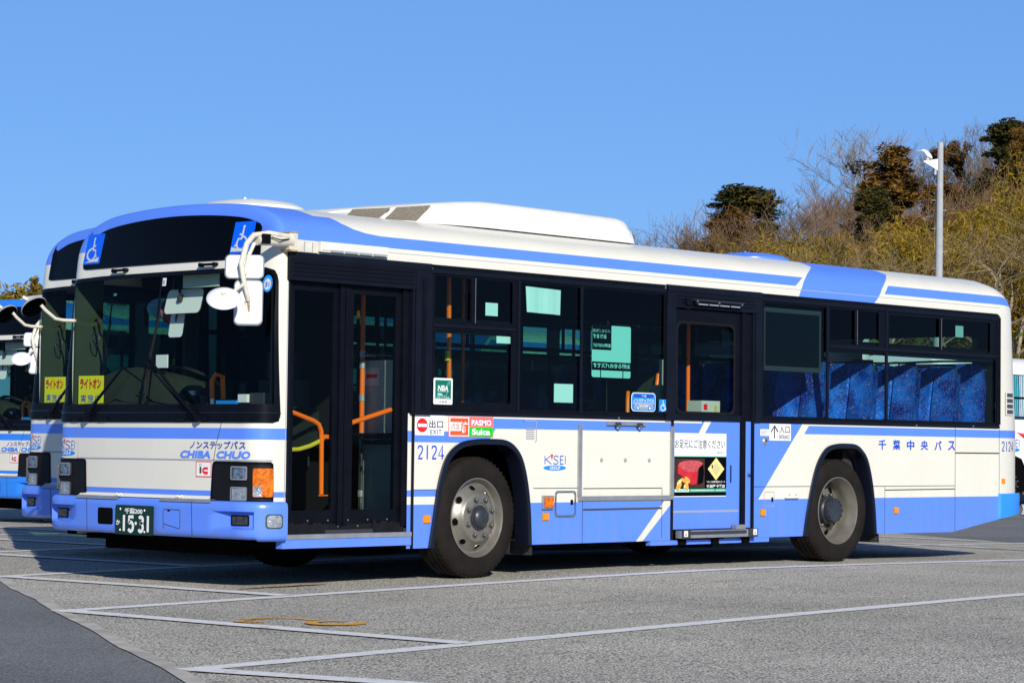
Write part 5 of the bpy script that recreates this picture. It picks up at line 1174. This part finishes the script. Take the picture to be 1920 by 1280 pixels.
for cx, cy, a, b_ in ((-1.75,.30,.5,.06),(-6.2,-5.3,.22,.10)):
    g.add([(cx+a*math.cos(k*.35)*(rr_.uniform(.7,1.1)), cy+b_*math.sin(k*.35)*rr_.uniform(.6,1.2), zg(cx)+.0205) for k in range(18)], [list(range(18))], mat('faded yellow dust', (.42,.36,.16), .95, var=.4, vscale=20) if 'faded yellow dust' not in MATS else MATS['faded yellow dust'])
o = g.build('yellow_dust', None, smooth=0); o['kind'] = 'structure'
g = MB(); g.add([(-6.42+.02,-2.62,zg(-6.4)+.006),(-6.36,-2.66,zg(-6.4)+.02),(-6.33,-2.60,zg(-6.4)+.008),(-6.38,-2.58,zg(-6.4)+.018)], [(0,1,2,3)], RUST); tag(g.build('fallen_leaf', None, smooth=0), 'small brown dead leaf lying on the dark smooth asphalt', 'leaf')

# ------------------------------------------------------------------ coach parked behind, right
def build_coach():
    X, Y = 27.45, 13.62; root = empty('coach', (X, Y, -.10), 'white coach with a red flash and curtained windows, behind the rear corner of the bus', 'coach')
    CW = mat('coach white paint', (.80,.80,.79), .3, var=.02); CUR = mat('pale blue curtain', (.42,.58,.66), .9, var=.2, vscale=8); CURT = mat('teal curtain', (.03,.36,.45), .9, var=.2)
    P = lambda mb, n, p=root, **k: mb.build(n, p, **k)
    sec = [(0,.40),(0,1.75),(.015,2.55),(.05,2.78),(.14,2.95),(.32,3.05),(.7,3.10),(1.25,3.11)]
    sec = sec+[(2.5-y, z) for y, z in sec[::-1][1:]]
    b = MB(); xs = [(-.0,.42),(.12,.16),(.32,.03),(.6,0),(11.2,0),(11.5,.1),(11.6,.3)]
    A_ = [(1.95,.40),(1.98,.80),(2.12,.98),(2.4,1.05),(2.68,.98),(2.82,.80),(2.86,.40)]
    sheet(b, lambda x, z, o: (x, -o, z), [(.6,.38)]+A_+[(11.2,.38),(11.2,1.76),(.6,1.76)], CW)
    b.grid([[(x, 1.25+(y-1.25)*(1-i_/1.25*.8), z if z < 2 else 2+(z-2)*(1-i_*.3)) for y, z in sec[1:-1]] for x, i_ in xs[3:]], CW)
    b.grid([[(x, 1.25+(y-1.25)*(1-i_/1.25*.8), z if z < 2 else 2+(z-2)*(1-i_*.3)) for y, z in sec] for x, i_ in xs[:4]], CW); r0_ = [(0, 1.25+(y-1.25)*(1-.42/1.25*.8), z) for y, z in sec]; b.add(r0_, [list(range(len(r0_)))], CW)
    b.box((.6,2.49,.38),(11.2,2.5,1.76), CW); b.box((11.19,.02,.4),(11.2,2.48,1.76), CW)
    P(b, 'body', smooth=40)
    u = MB(); u.box((.5,.3,.3),(11.0,2.2,.5), VOID); u.box((1.9,.02,.3),(2.9,.4,1.06), VOID); u.box((.6,.05,1.3),(11.1,2.4,1.34), INTD); P(u, 'underbody', smooth=0)
    w = MB(); w.box((.75,-.012,1.80),(11.0,.0,2.72), mat('coach window tint', (.012,.018,.022), .06, spec=.6)); wo = P(w, 'window_band', smooth=0)
    for x0_ in (2.25,2.55,4.3,5.9,7.5,9.1):
        rows = [[(x0_+.28*k/14+.02*math.sin(t_*2), -.016-.008*math.sin(k*1.7), z) for k in range(15)] for t_, z in ((0,2.70),(1,2.3),(2,1.86))]; c = MB(); c.grid(rows, CUR if x0_ != 2.25 else CURT); P(c, 'curtain', wo)
    d = MB()
    for x in (1.2,2.9,4.6,6.3,8.0,9.7): d.box((x,-.03,1.78),(x+.05,-.001,2.74), BLACK)
    d.box((.75,-.03,2.22),(11,-.02,2.26), BLACK); P(d, 'window_post', wo, smooth=0)
    fw_ = MB(); sheet(fw_, lambda y, z, o: (-.006-o, y, z), rrect(.46,1.45,2.04,2.62,.1), MATS['coach window tint']); P(fw_, 'windscreen', smooth=0)
    for y in (.55, 1.75):
        hl = MB(); sheet(hl, lambda y_, z, o: (-.008-o, y_, z), rrect(y,.75,y+.3,.92,.04), LENS); P(hl, 'headlight', smooth=0)
    fb = MB(); fb.box((-.05,.40,.40),(.05,2.10,.62), DGREY); P(fb, 'front_bumper', smooth=0)
    s = MB(); sm = lambda x, z, o: (x, -o, z)
    sheet(s, sm, [(2.45,1.53),(3.4,1.44),(3.9,1.44),(2.9,1.34),(2.55,1.50)], RED, off=.003); kisei(s, sm, 2.02,1.12,2.60,1.40); sheet(s, sm, rect(2.9,1.08,11,1.10), GREYT, off=.003); P(s, 'livery_mark', smooth=0)
    for x in (2.40, 8.6):
        for y, sg_ in ((.05,-1),(2.45,1)):
            e = None
            for q in KIDS['city_bus']:
                if q.name == 'wheel': e = q
            c_ = copy_tree(e, root); c_.location = (x, y, .468); c_.rotation_euler = (0,0,0 if sg_ < 0 else math.pi)
    return root
build_coach()

# ------------------------------------------------------------------ utility pole, bird
CONC = mat('pale concrete pole', (.40,.41,.415), .8, var=.12, vscale=3)
GALV = mat('galvanised steel', (.50,.52,.58), .45, metal=.3, var=.1)
pole = empty('utility_pole', (58.2,34.35,-.1), 'tall grey concrete pole with step bolts and a triangular bracket near its top', 'pole')
p = MB(); p.tube([(0,0,0),(0,-.1,4),(-.05,-.2,8),(-.1,-.27,11.93)], [.17,.155,.13,.105], CONC, n=20)
for z in (7.0,8.3): p.tube([(-.05,-.2+.0*z,z),(-.05,-.2,z+.03)], .136, CONC, n=20)
p.build('shaft', pole, smooth=50)
lat = Vector((.687,-.726,0))
for i, z in enumerate((6.2,6.9,7.5,8.1,8.9,9.55,9.9)):
    s = MB(); c = Vector((-.05,-.2,z)); sg_ = 1 if i % 2 else -1; s.tube([c-lat*.27*(1 if sg_ < 0 else .4), c+lat*.27*(1 if sg_ > 0 else .4)], .011, GALV, n=6); s.build('step_bolt', pole)
s = MB(); c = Vector((-.09,-.26,11.05)); t_ = -lat; w_ = fwd*.06
tri = [c+t_*.06+Vector((0,0,.30)), c+t_*.60+Vector((0,0,.22)), c+t_*.60+Vector((0,0,.19)), c+t_*.06+Vector((0,0,-.14))]
s.add([q-Vector((w_.x,w_.y,0)) for q in tri]+[q+Vector((w_.x,w_.y,0)) for q in tri], [(0,1,2,3),(7,6,5,4),(0,4,5,1),(1,5,6,2),(2,6,7,3),(3,7,4,0)], GALV)
s.tube([c+t_*.17+Vector((0,0,-.08)), c+t_*.18+Vector((0,0,-.26))], .05, GALV); s.tube([c+t_*.18+Vector((0,0,-.26)), c+t_*.185+Vector((0,0,-.38))], .045, DGREY); s.build('lamp_bracket', pole)
FEA = mat('white feathers', (.82,.82,.82), .8); BEAK = mat('yellow beak', (.75,.60,.30), .5)
def skin_fig(name, pts, edges, radii, m, sub=2):
    me = bpy.data.meshes.new(name); me.from_pydata([tuple(p) for p in pts], edges, []); o = bpy.data.objects.new(name, me); COL.objects.link(o)
    o.modifiers.new('s', 'SKIN'); o.modifiers.new('d', 'SUBSURF').levels = sub
    for v, r in zip(me.skin_vertices[0].data, radii): v.radius = (r, r)
    me.skin_vertices[0].data[0].use_root = True; bpy.context.view_layer.update()
    m2 = bpy.data.meshes.new_from_object(o.evaluated_get(bpy.context.evaluated_depsgraph_get())); bpy.data.objects.remove(o); bpy.data.meshes.remove(me)
    m2.name = name; m2.materials.clear(); m2.materials.append(m)
    for pl in m2.polygons: pl.use_smooth = True
    o = bpy.data.objects.new(name, m2); COL.objects.link(o); return o
b0 = Vector((58.2,34.35,-.1))+c+t_*.42+Vector((0,0,.24))
Q = lambda a, z: b0+t_*a+Vector((0,0,z))
bird = skin_fig('bird', [Q(0,.22),Q(.08,.28),Q(.15,.335),Q(.22,.355),Q(.275,.345),Q(-.07,.13),Q(-.13,.05),Q(.03,.12),Q(.05,.0),Q(-.02,.12),Q(0,.0)], [(0,1),(1,2),(2,3),(3,4),(0,5),(5,6),(0,7),(7,8),(0,9),(9,10)], [.115,.095,.065,.052,.022,.085,.028,.035,.014,.035,.014], FEA)
tag(bird, 'white egret like bird hunched on the bracket of the tall grey pole, facing left', 'bird')
bk_ = MB(); bk_.tube([Q(.27,.347),Q(.33,.345),Q(.40,.335)], [.018,.013,.003], BEAK, n=8); bk_.build('beak', bird)

# ------------------------------------------------------------------ hill and trees
FH = Vector((fwd.x, fwd.y, 0)).normalized(); RH = Vector((FH.y, -FH.x, 0))
def at(px, dep):                     # ground position under a column of the picture, dep metres away
    L = (px-960)/4537*dep; return CAM+FH*dep+RH*L
def hillz(dep, L):
    a = max(0, min(1, (dep-88)/80)); a = a*a*(3-2*a); s = max(0, min(1, (L+4)/34)); bz = max(0, min(1, (-18-L)/30))
    return -.12+a*(2.0+9.5*s+3*bz)+.35*math.sin(L*.4+dep*.13)*a
h = MB(); rows = []
for i in range(40):
    dep = 86+i*4.5; rows.append([tuple((CAM+FH*dep+RH*L)[:2])+(hillz(dep, L),) for L in [(-90+4*j) for j in range(50)]])
h.grid(rows, SOIL); o = h.build('hill', None, smooth=60); o['kind'] = 'structure'
def foliage_mat(name, cols, rough=.75):
    m = bpy.data.materials.new(name); m.use_nodes = True; MATS[name] = m; t = m.node_tree; b = t.nodes['Principled BSDF']
    b.inputs['Roughness'].default_value = rough; b.inputs['Specular IOR Level'].default_value = .2
    g_ = t.nodes.new('ShaderNodeNewGeometry'); at_ = t.nodes.new('ShaderNodeAttribute'); at_.attribute_name = 'tint'; r = t.nodes.new('ShaderNodeValToRGB'); e = r.color_ramp.elements
    mt = t.nodes.new('ShaderNodeMath'); mt.operation = 'MULTIPLY_ADD'; mt.inputs[1].default_value = .30; t.links.new(g_.outputs['Random Per Island'], mt.inputs[0])
    ms = t.nodes.new('ShaderNodeMath'); ms.operation = 'MULTIPLY'; ms.inputs[1].default_value = .72; t.links.new(at_.outputs['Fac'], ms.inputs[0]); t.links.new(ms.outputs[0], mt.inputs[2])
    e[0].color = (*cols[0], 1); e[1].color = (*cols[-1], 1)
    for i, c_ in enumerate(cols[1:-1]): q = e.new((i+1)/(len(cols)-1)); q.color = (*c_, 1)
    t.links.new(mt.outputs[0], r.inputs['Fac']); t.links.new(r.outputs['Color'], b.inputs['Base Color']); return m
F_CEDAR = foliage_mat('rusty winter cedar foliage', [(.03,.02,.005),(.085,.045,.008),(.16,.080,.012),(.22,.115,.018)])
F_DARK = foliage_mat('dark olive evergreen foliage', [(.012,.018,.005),(.03,.035,.008),(.07,.058,.010),(.14,.095,.014)])
F_BAM = foliage_mat('olive yellow bamboo foliage', [(.022,.026,.005),(.075,.062,.008),(.17,.118,.012),(.29,.185,.015),(.34,.22,.025)])
F_GREEN = foliage_mat('green hedge foliage', [(.03,.05,.008),(.07,.10,.015),(.12,.14,.02)])
F_PALE = foliage_mat('pale feathery foliage', [(.20,.19,.12),(.28,.25,.15),(.34,.30,.19)])
BARK = mat('pale grey bark', (.36,.29,.19), .9, var=.35, vscale=4)
BARKD = mat('brown bark', (.13,.09,.055), .9, var=.3, vscale=4)
TWIG = mat('reddish brown twigs', (.205,.12,.062), .9, var=.3, vscale=1)
TWIGG = mat('grey brown twigs', (.25,.18,.085), .9, var=.3, vscale=1)
def np_mesh(name, V, F, m, tint=None):
    me = bpy.data.meshes.new(name); n = len(F); k = F.shape[1]
    me.vertices.add(len(V)); me.vertices.foreach_set('co', V.astype(np.float32).ravel())
    me.loops.add(n*k); me.loops.foreach_set('vertex_index', F.astype(np.int32).ravel()); me.polygons.add(n)
    me.polygons.foreach_set('loop_start', np.arange(0, n*k, k, dtype=np.int32)); me.materials.append(m); me.update(calc_edges=True)
    at_ = me.attributes.new('tint', 'FLOAT', 'POINT'); at_.data.foreach_set('value', np.repeat(tint if tint is not None else np.random.RandomState(n).rand(n), k).astype(np.float32)); return me
def leaves(C, rs, size, flat, aspect, droop=0.):
    n = len(C); d = rs.normal(size=(n,3)); d[:,2] *= flat; d[:,2] -= droop; d /= np.linalg.norm(d, axis=1)[:,None]
    u = rs.normal(size=(n,3)); u -= d*(u*d).sum(1)[:,None]; u /= np.linalg.norm(u, axis=1)[:,None]
    s = size*rs.uniform(.6,1.4,(n,1)); a = d*s; b_ = u*s*aspect
    V = np.stack([C-a, C-b_*.9, C+a, C+b_*.9], 1).reshape(-1,3); F = np.arange(4*n).reshape(n,4); return V, F
def tree_obj(name, trunk_me, crown_me, loc, sc, rz, label, group):
    e = empty(name, loc, label, 'tree', group); e.scale = sc; e.rotation_euler = (0,0,rz)
    for nm, me in (('trunk', trunk_me), ('crown', crown_me)):
        if me: o = bpy.data.objects.new(nm, me); COL.objects.link(o); o.parent = e
    return e
def trunk_mesh(pts, rad, m):
    q = MB(); q.tube(pts, rad, m, n=8); o = q.build('trunk'); me = o.data; bpy.data.objects.remove(o); return me
def cedar(seed, m, H=12., wid=3.2, round_=False):
    rs = np.random.RandomState(seed); C = []; T = []; br = MB()
    br.tube([(0,0,0),(.1,0,H*.5),(0,.1,H*.97)], [.26,.16,.03], BARKD, n=7)
    z = H*.04
    for z in np.sort(H*(.04+.95*rs.uniform(0,1,23)**.92)):
        t = z/H; rmax = wid*((1-t)**.85)*(.85+.15*math.sin(z*1.7+seed))+.12 if not round_ else wid*math.sqrt(max(.03, 1-((t-.55)/.52)**2))
        for k in range(rs.randint(6,9) if z/H < .8 else rs.randint(3,6)):
            a = rs.uniform(0, 2*math.pi); r = rmax*rs.uniform(.5,1.15); zt = z+rs.uniform(-.45,.45); tip = np.array([r*math.cos(a), r*math.sin(a), zt-.10*r+(.35 if t > .8 else 0)])
            br.tube([(0,0,zt),tuple(tip*np.array([.6,.6,1])),tuple(tip)], [.05,.03,.012], BARKD, n=4, cap=False)
            for q in range(rs.randint(4,8)):
                f = rs.uniform(.35,1.05); c0 = np.array([tip[0]*f, tip[1]*f, zt+(tip[2]-zt)*f])+rs.normal(size=3)*np.array([.24,.24,.26])
                s_ = rs.uniform(.18,.42); n = int(330*s_+60); dr = rs.normal(size=(n,3)); dr /= np.linalg.norm(dr, axis=1)[:,None]
                C.append(c0+dr*(s_*rs.uniform(.45,1.05,(n,1)))*np.array([1.05,1.05,.86])); T.append(np.full(n, rs.rand()))
    V, F = leaves(np.concatenate(C), rs, .085, .7, .4); me = np_mesh('cedar_crown', V, F, m, np.concatenate(T))
    o = br.build('trunk', weld=False); tm = o.data; bpy.data.objects.remove(o)
    return tm, me
def bare(seed, H=11., spread=.55, mtw=None, nlev=7, mb_=None, lean=(0,0), r0=.0105):
    rd = random.Random(seed); tr = MB(); tw = MB()
    def grow(p, d, L, r, lev):
        n = 3 if lev < 4 else 2; pts = [p]; q = p.copy(); dd = d.copy()
        for i in range(n):
            dd = (dd+Vector((rd.gauss(0,.17),rd.gauss(0,.17),rd.gauss(.05,.09)))).normalized(); q = q+dd*L/n; pts.append(q.copy())
        rr_ = [r*(1-.16*i) for i in range(n+1)]
        (tr if lev < 4 else tw).tube(pts, [max(.0065, x) for x in rr_], mb_ if lev < 4 else mtw, n=6 if lev < 2 else 3, cap=False)
        if lev >= nlev: return
        for i in range(rd.choice((2,3,3)) if lev < 2 else rd.choice((2,3,3)) if lev < 5 else rd.choice((3,4,5))):
            k = rd.choice((1,2,3,3)) if n == 3 and lev else rd.choice((1,2,2)) if n == 2 else rd.choice((2,3,3)); ax = Vector((rd.gauss(0,1),rd.gauss(0,1),rd.gauss(0,.4))).normalized()
            nd = (dd*(1-spread)+ax*spread+Vector((0,0,.20))).normalized(); grow(pts[k], nd, L*rd.uniform(.60,.86), r*.60, lev+1)
    grow(Vector((0,0,0)), Vector((lean[0],lean[1],1)).normalized(), H*.34, H*r0, 0)
    out = []
    for q in (tr, tw):
        o = q.build('t', weld=False); out.append(o.data); bpy.data.objects.remove(o)
    return out
def bamboo_plume(rs, base, H, leanv, nl=420):
    t = rs.uniform(.25,1,nl)**.8; bend = (t**2.4)[:,None]*leanv[None]; c = base+np.stack([np.zeros(nl),np.zeros(nl),t*H],1)+bend
    w = (.50*(1.05-t)+.16)[:,None]*1.0
    return c+rs.normal(size=(nl,3))*np.array([1,1,.55])*w
# bamboo thicket over the slope: nobody could count its culms
rs = np.random.RandomState(5); C = []; T = []; culm = MB()
for i in range(760):
    dep = rs.uniform(112,152) if i < 300 else rs.uniform(104,116); px_ = rs.uniform(1290,2150) if i < 300 else rs.uniform(1340,2150); L = (px_-960)/4537*dep; p_ = CAM+FH*dep+RH*L; z = hillz(dep, L)
    yt = lerp_tab([(1290,474),(1380,452),(1450,470),(1540,462),(1600,455),(1680,440),(1760,425),(1830,395),(1880,300),(1920,270),(2150,250)] if i < 300 else [(1290,480),(1350,468),(1400,438),(1450,462),(1500,480),(1560,455),(1640,440),(1700,436),(1760,440),(1850,410),(1920,380),(2150,350)], px_)+abs(rs.normal())*60-10
    H = max(3.0, CAM.z+(640+math.sin(PIT)*4537+(px_-960)*.0117-yt)/4537*dep-z+1.2)
    a = rs.uniform(0,6.28); lv = np.array([math.cos(a),math.sin(a),-.8])*rs.uniform(.6,2.6); base = np.array([p_.x,p_.y,z])
    pl = bamboo_plume(rs, base, H, lv, 520); C.append(pl); T.append(np.full(len(pl), np.clip(rs.normal(.52,.24)+(.18 if i >= 300 else 0)-(.28 if 1540 < px_ < 1640 else 0), 0, 1)))
    if i % 4 == 0: culm.tube([base, base+np.array([0,0,H*.5])+lv*.15, base+np.array([0,0,H])+lv], [.05,.04,.01], TWIGG, n=4, cap=False)
V, F = leaves(np.concatenate(C), rs, .17, .6, .13, .75); me = np_mesh('bamboo_grove', V, F, F_BAM, np.concatenate(T)); o = bpy.data.objects.new('bamboo_grove', me); COL.objects.link(o); o['kind'] = 'stuff'
o = culm.build('bamboo_stems', None, weld=False); o['kind'] = 'stuff'
# left far thicket
C = []
for i in range(60):
    dep = rs.uniform(150,190); px_ = rs.uniform(-60,75); L = (px_-960)/4537*dep; p_ = CAM+FH*dep+RH*L; z = hillz(dep, L); a = rs.uniform(0,6.28)
    C.append(bamboo_plume(rs, np.array([p_.x,p_.y,z]), rs.uniform(6.0,8.6), np.array([math.cos(a),math.sin(a),-.3])*rs.uniform(.3,1.2), 160))
V, F = leaves(np.concatenate(C), rs, .30, .6, .24, .45); me = np_mesh('distant_bamboo', V, F, F_BAM); o = bpy.data.objects.new('distant_bamboo', me); COL.objects.link(o); o['kind'] = 'stuff'
# hedge bank at the foot of the hill, right
C = []
for i in range(120):
    dep = rs.uniform(84,92); px_ = rs.uniform(1500,2300); L = (px_-960)/4537*dep; p_ = CAM+FH*dep+RH*L
    C.append(np.array([p_.x,p_.y,1.6])+rs.normal(size=(150,3))*np.array([.9,.9,1.1]))
C = np.concatenate(C); C = C[C[:,2] > .1]; V, F = leaves(C, rs, .17, 1, .5); me = np_mesh('hedge', V, F, F_GREEN); o = bpy.data.objects.new('hedge_bank', me); COL.objects.link(o); o['kind'] = 'stuff'

CED = [cedar(1, F_CEDAR, 12, 3.0), cedar(7, F_DARK, 12, 3.2), cedar(3, F_CEDAR, 12, 2.6, round_=True)]
BARE = [bare(11, 11, .55, TWIG, 7, BARK), bare(12, 11, .5, TWIGG, 7, BARK), bare(13, 11, .60, TWIGG, 6, BARK, (.3,.1), .014), bare(14, 11, .48, TWIG, 7, BARKD)]
def place(kind, px_, top, dep, var, wsc=1., label='', grp=None, H0=None):
    L = (px_-960)/4537*dep; p_ = CAM+FH*dep+RH*L; z = hillz(dep, L)-.2
    hor = 640+math.sin(PIT)*4537+(px_-960)*.0117; ztop = CAM.z+(hor-top)/4537*dep; H = ztop-z
    tm, cm = (CED if kind == 'cedar' else BARE)[var]
    mx = max(v.co.z for v in cm.vertices); k = H/mx; rnd_ = random.Random(int(px_*7+top))
    return tree_obj('conifer' if kind == 'cedar' else 'bare_tree', tm, cm, (p_.x,p_.y,z), (k*wsc,k*wsc,k), rnd_.uniform(0,6.28), label, grp)
GC, GB = 'evergreens on the wooded slope', 'leafless trees on the wooded slope'
place('cedar',1388,343,126,1,2.2,'dark olive evergreen standing apart on the slope, above the blue roof vent of the bus',GC)
place('cedar',1362,385,124,0,1.9,'lower olive evergreen on the near side of the leftmost tall evergreen',GC)
place('cedar',1437,350,134,1,.55,'thin dark evergreen tip just right of the leftmost tall evergreen',GC)
place('cedar',1672,264,122,0,1.5,'tall rusty brown cedar left of the grey pole',GC)
place('cedar',1640,345,120,1,1.2,'lower rusty cedar shoulder joined to the tall cedar left of the pole',GC)
place('cedar',1800,256,138,2,.95,'rounded golden green evergreen crown just right of the pole top',GC)
place('cedar',1893,218,134,1,1.6,'dark evergreen crown near the right picture edge',GC)
place('cedar',1922,236,130,2,.8,'golden evergreen cut by the right picture edge',GC)
place('cedar',1278,450,150,0,.8,'small brown conifer low behind the bus roof, left of the dark evergreen',GC)
place('cedar',1308,446,146,0,.7,'smaller brown conifer beside the bare tree behind the bus roof',GC)
place('cedar',1350,430,140,1,.8,'low dark conifer at the foot of the leftmost tall evergreen',GC)
place('cedar',64,514,190,0,.8,'dark brown conifer top between the left buses and the sky',GC)
for px_, top, dep, v, w, lb in (
    (1232,432,160,1,1.2,'faint grey leafless tree farthest left on the slope'),
    (1262,428,158,3,1.1,'faint leafless tree second from the left end of the slope'),
    (1325,398,155,2,.9,'thin leafless tree just left of the dark evergreen'),
    (1345,425,140,1,1.0,'low grey leafless tree in front of the dark evergreen base'),
    (1408,415,104,2,1.0,'pale leafless tree forking in front of the dark evergreen'),
    (1462,372,134,3,1.0,'small reddish leafless tree beside the dark evergreen'),
    (1492,342,128,1,1.2,'grey brown leafless tree right of the dark evergreen'),
    (1512,352,110,3,1.0,'brown leafless tree with dense twigs right of the grey brown one'),
    (1545,318,130,0,1.2,'reddish leafless tree with a dense twiggy crown in the middle of the slope'),
    (1588,300,134,3,1.1,'reddish leafless tree close left of the rusty cedar'),
    (1565,335,110,0,1.0,'pinkish leafless tree in front of the reddish one left of the cedar'),
    (1612,320,138,1,1.0,'grey leafless tree touching the left side of the rusty cedar'),
    (1535,372,104,2,1.0,'pale trunked leafless tree with several stems above the blue roof panel'),
    (1578,395,104,2,.9,'second pale trunked leafless tree above the blue roof panel'),
    (1690,402,99,2,1.15,'white barked leafless tree with spreading boughs left of the pole'),
    (1728,228,142,1,1.0,'tall grey leafless tree rising behind the top of the pole'),
    (1755,250,144,3,.9,'tall leafless tree right behind the pole top'),
    (1772,330,128,3,1.0,'brown leafless tree behind the middle of the pole'),
    (1740,350,124,0,.9,'reddish leafless tree low behind the pole'),
    (1862,322,99,2,1.15,'large pale barked leafless tree right of the pole'),
    (1835,205,140,1,.75,'tall pale feathery tree on the skyline right of the pole'),
    (1872,200,142,1,.6,'second tall feathery tree on the skyline near the right edge'),
    (1822,300,124,1,1.0,'grey twiggy tree between the pole and the large pale barked tree'),
    (1855,285,128,0,.9,'reddish twiggy tree behind the large pale barked tree'),
    (1905,340,100,2,.8,'slim grey leafless tree at the right picture edge')):
    place('bare', px_, top, dep, v, w, lb, GB)
